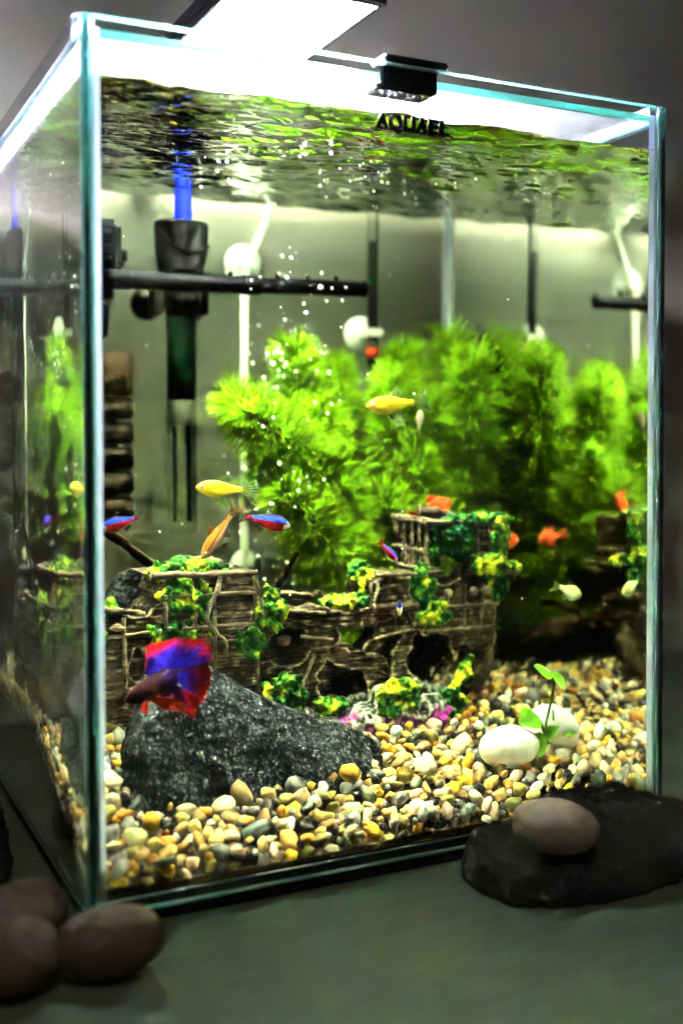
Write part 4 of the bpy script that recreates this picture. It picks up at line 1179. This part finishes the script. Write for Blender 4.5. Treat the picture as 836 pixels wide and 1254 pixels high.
PROF = {'slim': [(0, .012, .012, .010), (.04, .045, .040, .040), (.12, .085, .080, .070), (.25, .115, .120, .085), (.42, .125, .140, .085), (.58, .105, .115, .068), (.74, .070, .070, .045), (.88, .045, .042, .026), (1.0, .048, .046, .012)],
        'deep': [(0, .015, .015, .012), (.04, .06, .05, .045), (.12, .115, .11, .075), (.26, .165, .175, .095), (.42, .180, .215, .095), (.58, .150, .175, .075), (.74, .095, .100, .048), (.88, .058, .055, .028), (1.0, .060, .058, .012)],
        'betta': [(0, .02, .02, .018), (.04, .070, .060, .055), (.14, .130, .110, .095), (.30, .175, .165, .115), (.48, .180, .185, .105), (.65, .160, .170, .080), (.82, .140, .140, .050), (.94, .130, .125, .030), (1.0, .125, .12, .012)]}
def fish(name, nose, tail, prof, colf, label, fins, yawoff=0., finmat='clearfin', bend=0., group=None, cat='fish', eye=(.9, .9, .8), eyer=.036, fat=1.):
    nose, tail = np.array(nose, float), np.array(tail, float)
    fwd = nose-tail; L = np.linalg.norm(fwd); Fm = frame(fwd)
    o = empty(name, tuple((nose+tail)/2), label, cat, group)
    P = np.array(PROF[prof]); P[:, 1:] *= np.array((1.5, 1.5, 1.25))*fat if prof != 'betta' else np.array((1.12, 1.12, 1.1)); ts = np.linspace(0, 1, 40); n = 30
    top, bot, wd = (np.interp(ts, P[:, 0], P[:, i]) for i in (1, 2, 3))
    def loc(t, s, u): return nose+Fm@np.array((-t*L, s*L+bend*L*(t-.3)**2*(1 if t > .3 else 0), u*L))
    V = []; F = []; C = []
    for i, t in enumerate(ts):
        for j in range(n):
            a = 2*math.pi*j/n; sn, cs = math.sin(a), math.cos(a)
            u = (top[i] if sn > 0 else bot[i])*np.sign(sn)*abs(sn)**.9; s = wd[i]*cs
            V.append(loc(t, s, u)); C.append(colf(t, sn))
    for i in range(len(ts)-1):
        for j in range(n): F.append((i*n+j, (i+1)*n+j, (i+1)*n+(j+1) % n, i*n+(j+1) % n))
    F += [tuple(range(n)), tuple(range(len(ts)*n-1, (len(ts)-1)*n-1, -1))]
    body = mesh('body', V, F, MAT['fishskin'], o, col=np.array(C))
    for s in (-1, 1):
        v, f = ICO2; c = loc(.10, s*np.interp(.10, P[:, 0], P[:, 3])*.80, .030)
        e = mesh('eye', v*eyer*L+c, f, MAT['eye'], body, col=np.array([eye if abs((q@Fm)[1]) < .80 else (.005, .005, .006) for q in v]))
    for (nm, roots, tips, c0, c1, nr) in fins:
        roots = [(a, b, c*FS*.92) for a, b, c in roots]; tips = [(a, b, c*FS) for a, b, c in tips]
        fan(nm, [loc(*r) for r in roots], [loc(*r) for r in tips], c0, c1, nr, o, finmat, Fm[:, 1], L*.012)
    return o
def curve_at(pts, t):
    pts = np.array(pts); 
    if len(pts) == 1: return pts[0]
    d = np.concatenate([[0], np.cumsum(np.linalg.norm(np.diff(pts, axis=0), axis=1))]); d /= max(d[-1], 1e-9)
    return np.array([np.interp(t, d, pts[:, i]) for i in range(3)])
def fan(nm, roots, tips, c0, c1, nr, parent, mat, side, pleat, seed=0, mseg=8, ragged=.06, cmid=None, wave=0.):
    r = np.random.default_rng(abs(hash(nm)) % 99+seed+int(nr))
    V = []; C = []; F = []
    m = mseg; N_ = nr*2+1
    for i in range(N_):
        t = i/(N_-1); a = curve_at(roots, t); b = curve_at(tips, t)
        ray_ = (i % 2 == 0); ln = 1+ragged*(r.random()-.3)*(1 if ray_ else -.6)
        for j in range(m+1):
            u = j/m
            p = a+(b-a)*u*ln+np.array(side)*(pleat*(1 if ray_ else -1)*min(1, u*2)+wave*math.sin(u*3.0+t*5)*u)
            V.append(p)
            sh = .50+.55*(0 if ray_ else 1)+.22*r.normal()
            if callable(c0): c = np.array(c0(u, t))
            else: c = np.array(c0)*(1-u)+np.array(c1)*u
            C.append(np.clip(c*sh, 0, 1))
    for i in range(N_-1):
        for j in range(m): q = i*(m+1)+j; F.append((q, q+1, q+m+2, q+m+1))
    return mesh(nm, V, F, MAT[mat], parent, col=np.array(C))
def clr(*c): return np.array(c)
FS = 1.45                                   # fin height scale to suit the bodies
# yellow fish
def yel(t, s):
    b = clr(.86, .60, .02)*(1-.2*abs(s))+clr(.80, .70, .05)*.5*max(0, s)
    if s < -.5: b = b*.6+clr(.72, .66, .10)*.4
    if .07 < t < .14 and -.4 < s < .1: b = clr(.75, .25, .12)
    if abs(s-.05) < .18 and t > .2: b = b*.7+clr(.75, .30, .01)*.3
    return b
YG = clr(.62, .70, .18); YG2 = clr(.45, .72, .38)
yf = [('tail_fin', [(.97, 0, .045), (.97, 0, -.045)], [(1.28, 0, .16), (1.36, .02, .06), (1.30, .02, -.06), (1.34, 0, -.24)], YG, YG2, 8),
      ('dorsal_fin', [(.44, 0, .11), (.60, 0, .09)], [(.62, 0, .21), (.74, 0, .17), (.76, 0, .10)], YG, YG2, 6),
      ('anal_fin', [(.50, 0, -.11), (.68, 0, -.08)], [(.58, 0, -.27), (.74, 0, -.26), (.82, 0, -.15)], YG, YG2, 6),
      ('pelvic_fin', [(.36, .02, -.13), (.42, .02, -.13)], [(.48, .05, -.24), (.56, .05, -.22)], YG, YG, 3)]
fish('yellow_fish', (.0701, .100, .1646), (.0940, .102, .1628), 'slim', yel, 'yellow fish with clear green tail above the striped brown fish', yf, group='yellow fish', fat=.86)
yf2 = [list(q) for q in yf]; yf2[0][2] = [(1.30, 0, .20), (1.30, .02, .08), (1.36, .02, -.02), (1.42, 0, -.14)]
fish('yellow_fish', (.1674, .120, .2040), (.1970, .126, .2062), 'slim', yel, 'orange yellow fish swimming in front of the feathery plants', [tuple(q) for q in yf2], group='yellow fish', fat=.82)
# blue and red tetras
def neon(t, s):
    if s > .78: return clr(.05, .035, .10)
    if s > .12 and t > .03 and t < .92: return clr(.015, .06, .95) if s < .6 else clr(.02, .02, .55)
    if t > .16 and s > -.75: return clr(.42, .012, .012)
    return clr(.50, .40, .40)
RD = clr(.30, .015, .02)
nf = [('tail_fin', [(.97, 0, .04), (.97, 0, -.04)], [(1.18, 0, .12), (1.12, 0, 0), (1.18, 0, -.12)], RD, RD*1.2, 5),
      ('dorsal_fin', [(.42, 0, .12), (.52, 0, .11)], [(.52, 0, .20), (.60, 0, .17)], clr(.2, .1, .12), clr(.3, .2, .2), 4),
      ('anal_fin', [(.56, 0, -.11), (.74, 0, -.07)], [(.64, 0, -.19), (.80, 0, -.11)], RD, RD, 4)]
fish('tetra', (.1149, .090, .1452), (.0935, .092, .1502), 'slim', neon, 'blue and red tetra swimming towards the plants beside the striped brown fish', nf, group='blue red tetras')
fish('tetra', (.0262, .110, .1466), (.0440, .108, .1508), 'slim', neon, 'blue and red tetra in front of the filter sponge', nf, group='blue red tetras')
fish('tetra', (.1761, .098, .1249), (.1668, .097, .1340), 'slim', neon, 'small blue tetra diving in front of the ship cabin', nf, group='blue red tetras')
fish('tetra', (.1735, .088, .1010), (.1780, .101, .1022), 'deep', neon, 'small blue tetra facing out over the ship deck', nf, group='blue red tetras')
# striped brown fish
def barb(t, s):
    if s > .50: return clr(.30, .11, .015)
    if abs(s-.20) < .15: return clr(.02, .012, .008) if (int(t*40) % 3) else clr(.25, .10, .02)
    if s > 0: return clr(.42, .16, .02)
    return clr(.52, .34, .28) if s < -.35 else clr(.45, .22, .10)
OR = clr(.45, .17, .04)
fish('striped_fish', (.0701, .088, .1319), (.0852, .092, .1512), 'slim', barb, 'slim brown fish with dark stripe hanging head down above the bow', [
    ('tail_fin', [(.97, 0, .04), (.97, 0, -.04)], [(1.22, 0, .10), (1.16, 0, 0), (1.22, 0, -.10)], OR, OR*1.3, 5),
    ('dorsal_fin', [(.38, 0, .11), (.55, 0, .10)], [(.52, 0, .20), (.60, 0, .16)], OR, OR*1.2, 5),
    ('anal_fin', [(.60, 0, -.10), (.74, 0, -.07)], [(.66, 0, -.18), (.80, 0, -.12)], OR, OR, 4), ('pelvic_fin', [(.38, .02, -.13), (.46, .02, -.13)], [(.48, .03, -.19), (.54, .03, -.16)], OR, OR, 3)], cat='fish', fat=.82)
# red fish behind the ship
def redf(t, s): return clr(.70, .07, .015)*(1-.2*abs(s))+clr(.2, .1, .02)*max(0, -s)
rf = [('tail_fin', [(.97, 0, .05), (.97, 0, -.05)], [(1.30, 0, .20), (1.34, 0, .02), (1.30, 0, -.18)], clr(.6, .06, .02), clr(.7, .12, .03), 6),
      ('dorsal_fin', [(.34, 0, .16), (.60, 0, .13)], [(.45, 0, .32), (.74, 0, .22)], clr(.6, .06, .02), clr(.7, .15, .03), 5), ('anal_fin', [(.52, 0, -.17), (.72, 0, -.1)], [(.60, 0, -.30), (.80, 0, -.2)], clr(.6, .06, .02), clr(.7, .15, .03), 4)]
fish('red_fish', (.2790, .160, .1275), (.2620, .164, .1290), 'deep', redf, 'small red fish just behind the right edge of the ship cabin', rf, finmat='fin', group='red fish')
fish('red_fish', (.2300, .150, .1520), (.2150, .160, .1440), 'deep', redf, 'small red fish behind the roof of the ship cabin', rf, finmat='fin', group='red fish')
fish('orange_fish', (.2150, .168, .0755), (.2270, .174, .0780), 'slim', redf, 'orange fish half hidden behind the holed stern hull', rf, finmat='fin')
# pale green fish
def grn(t, s): 
    b = clr(.55, .70, .28) if s > 0 else clr(.50, .68, .45)
    if abs(s-.35) < .12: b = clr(.72, .68, .12)
    if s < -.6: b = clr(.65, .72, .60)
    return b
GF = clr(.55, .68, .30)
fish('green_fish', (.2722, .064, .1036), (.2600, .067, .1092), 'deep', grn, 'pale green yellow fish swimming above the white stones', [
    ('tail_fin', [(.97, 0, .05), (.97, 0, -.05)], [(1.32, 0, .10), (1.24, 0, -.02), (1.34, 0, -.22)], GF, GF*1.1, 6),
    ('dorsal_fin', [(.50, 0, .17), (.66, 0, .13)], [(.66, 0, .29), (.76, 0, .24)], clr(.25, .22, .08), clr(.3, .3, .1), 4), ('anal_fin', [(.52, 0, -.2), (.72, 0, -.12)], [(.64, 0, -.28), (.80, 0, -.18)], GF, GF, 4)])
# pale pink fish in the plants
def pnk(t, s): return clr(.62, .42, .36)*(1-.2*abs(s))+clr(.1, .05, .05)*max(0, s)
fish('pink_fish', (.2112, .1500, .2030), (.2100, .1500, .1920), 'slim', pnk, 'tiny pale pink fish hanging upright among the feathery plants', [('tail_fin', [(.97, 0, .04), (.97, 0, -.04)], [(1.2, 0, .1), (1.2, 0, -.1)], clr(.5, .35, .3), clr(.5, .4, .3), 4)])

# siamese fighting fish
def bet(t, s):
    b = clr(.085, .020, .034)*(1-.2*s)
    if t > .55: b = b*(1-(t-.55)*1.2)+clr(.05, .025, .30)*(t-.55)*1.2
    return b
yb0 = .035
nose, tail = (.0226, yb0-.002, .0786), (.0455, yb0+.002, .0872)
bt = fish('fighting_fish', nose, tail, 'betta', bet, 'red and blue fighting fish with wide fanned fins over the dark rock', [], eye=(.10, .06, .05), eyer=.030, finmat='fin')
RED = clr(.74, .012, .012); BLU = clr(.06, .03, .80); DRK = clr(.10, .012, .05)
def W3(pts, dy=0.): return [np.array((p[0], yb0+dy, p[1])) for p in pts]
def jit(t, s): return float(noise3(np.array([[t*34+.5, s*3.7, .5]]), 60+s)[0])
def dors(u, t):
    k_ = np.clip((u-.42-.22*t+.22*jit(t, 1))/.34, 0, 1); return BLU*(1-k_)+RED*k_*1.1
def caud(u, t):
    k_ = np.clip((u-.30+.22*jit(t, 2))/.40, 0, 1); b = BLU if t > .16 else DRK*1.6
    return b*(1-k_)+(RED if t > .12 else DRK*1.8)*k_
def anal(u, t):
    k_ = np.clip((u-.15-.5*max(0, jit(t, 3)))/.35, 0, 1); return (BLU*.5+DRK)*(1-k_)+RED*.85*k_
fan('dorsal_fin', W3([(.0320, .0880), (.0380, .0905), (.0455, .0900)]), W3([(.0303, .0925), (.0306, .1018), (.0389, .1030), (.0442, .1040), (.0506, .1026), (.0562, .1024), (.0594, .0980), (.0598, .0925)], -.004), dors, None, 40, bt, 'fin', (0, 1, 0), .0005, 1, 10, .10, wave=.002)
fan('tail_fin', W3([(.0452, .0895), (.0455, .0850)]), W3([(.0596, .0918), (.0606, .0860), (.0597, .0795), (.0580, .0745), (.0550, .0715)], .004), caud, None, 34, bt, 'fin', (0, 1, 0), .0005, 2, 10, .09, wave=.002)
fan('anal_fin', W3([(.0335, .0800), (.0445, .0835)]), W3([(.0390, .0765), (.0465, .0722), (.0523, .0672), (.0555, .0735), (.0560, .0760)], .002), anal, None, 34, bt, 'fin', (0, 1, 0), .0005, 3, 10, .10, wave=.002)
fan('pectoral_fin', W3([(.0312, .0800), (.0330, .0775)], -.004), W3([(.0400, .0795), (.0472, .0752), (.0465, .0735), (.0380, .0745)], -.009), clr(.70, .03, .015), clr(.72, .05, .02), 10, bt, 'fin', (0, 1, 0), .0004, 4)
fan('pelvic_fin', W3([(.0300, .0785), (.0318, .0780)], -.003), W3([(.0275, .0765), (.0282, .0745), (.0308, .0728)], -.006), clr(.68, .03, .015), clr(.60, .02, .02), 6, bt, 'fin', (0, 1, 0), .0003, 5)

# ------------------------------------------------------------------ stones on the table
k = N('brown_pebble'); co = k.coord()
n1 = k.n('TexNoise', {'Vector': co, 'Scale': 420.0, 'Detail': 8.0, 'Roughness': .7}); n2 = k.n('TexNoise', {'Vector': co, 'Scale': 110.0, 'Detail': 9.0, 'Roughness': .72})
rp = k.ramp((n2, 0), [(.3, (.13, .080, .055)), (.55, (.19, .12, .085)), (.75, (.29, .20, .15))])
MAT['brown'] = k.surf(k.pr(rp, .6, Normal=k.bump(n1, .6, .0010)))
k = N('pale_pebble'); co = k.coord()
n1 = k.n('TexNoise', {'Vector': co, 'Scale': 700.0, 'Detail': 4.0}); n2 = k.n('TexNoise', {'Vector': co, 'Scale': 90.0, 'Detail': 9.0, 'Roughness': .7})
rp = k.ramp((n2, 0), [(.3, (.34, .25, .19)), (.6, (.48, .38, .30)), (.75, (.60, .50, .42))])
MAT['pale'] = k.surf(k.pr(rp, .5, Normal=k.bump(n1, .2, .0005)))
k = N('slate'); co = k.coord()
n1 = k.n('TexNoise', {'Vector': co, 'Scale': 300.0, 'Detail': 6.0, 'Roughness': .7}); n2 = k.n('TexNoise', {'Vector': co, 'Scale': 1200.0, 'Detail': 3.0})
rp = k.ramp((n1, 0), [(.35, (.010, .009, .009)), (.65, (.030, .026, .025)), (.8, (.07, .065, .06))])
h_ = k.n('Math', {0: (n1, 0), 1: (n2, 0)}, operation='ADD')
MAT['slate'] = k.surf(k.pr(rp, .62, Normal=k.bump(h_, .6, .0012)))
egg('table_pebble', (-.0012, -.0345, TZ+.0128), (.0200, .0145, .0125), (0, -.12, -.35), 2, MAT['brown'], 'brown oval pebble leaning at the tank corner, in front of the other two', group='brown pebbles on the table', amp=.10)
egg('table_pebble', (-.0340, -.0310, TZ+.0138), (.0165, .0150, .0135), (0, 0, .2), 6, MAT['brown'], 'brown rounded pebble farthest from the tank corner', group='brown pebbles on the table', amp=.10)
egg('table_pebble', (-.0240, .0080, TZ+.0115), (.0205, .0170, .0112), (0, .10, .4), 9, MAT['brown'], 'reddish brown pebble beside the tank, behind the other two', group='brown pebbles on the table', amp=.10)
def slabrock(name, foot, topf, label, seed, z0=TZ+.0002, cat='rock'):
    o = np.array(foot); lo = (o[:, 0].min()-.006, o[:, 1].min()-.006, z0-.006); hi = (o[:, 0].max()+.006, o[:, 1].max()+.006, z0+.048)
    (X, Y, Z), (l, hh) = grid(lo, hi, .0014)
    d2 = poly2(X[:, :, 0], Y[:, :, 0], foot)
    d2 = (d2+.0035*fbm(np.stack([X[:, :, 0]*70, Y[:, :, 0]*70, 0*X[:, :, 0]], -1), 3, seed))[:, :, None]
    tp = topf(X[:, :, 0], Y[:, :, 0])+.0016*fbm(np.stack([X[:, :, 0]*60, Y[:, :, 0]*60, 0*X[:, :, 0]+3], -1), 4, seed+2)
    d = np.maximum.reduce([d2+.25*np.abs(Z-z0-.006)+0*X, Z-tp[:, :, None], z0-Z+0*X])
    v, f = surfnet(d, l, hh); n_ = vnormals(v, f)
    v = v+n_*(.0010*fbm(v*160, 3, seed+4)+.0005*noise3(v*500, seed+5))[:, None]
    v[:, 2] = np.maximum(v[:, 2], z0)
    return tag(fast_mesh(name, v, f, MAT['slate']), label, cat)
slabrock('slate_slab', [(.172, -.0065), (.160, -.020), (.157, -.036), (.163, -.053), (.178, -.064), (.200, -.069), (.226, -.068), (.252, -.060), (.278, -.046), (.292, -.024), (.290, -.0065)],
         lambda x, y: .0075+(.0205)*np.clip((y+.068)/.060, 0, 1)**1.3*np.exp(-((x-.226)/.042)**2), 'flat black slate rock on the table in front of the glass', 4)
slabrock('slate_slab', [(-.062, .070), (-.020, .062), (-.0125, .080), (-.012, .125), (-.030, .150), (-.070, .145)],
         lambda x, y: .030+.004*np.sin(x*90)+0*y, 'black rock on the table beside the side glass, behind the brown pebbles', 14)
egg('table_pebble', (.1880, -.0470, .0232), (.0195, .0145, .0112), (.1, .12, -.30), 12, MAT['pale'], 'pale pinkish oval pebble resting on the black slate slab', amp=.06)
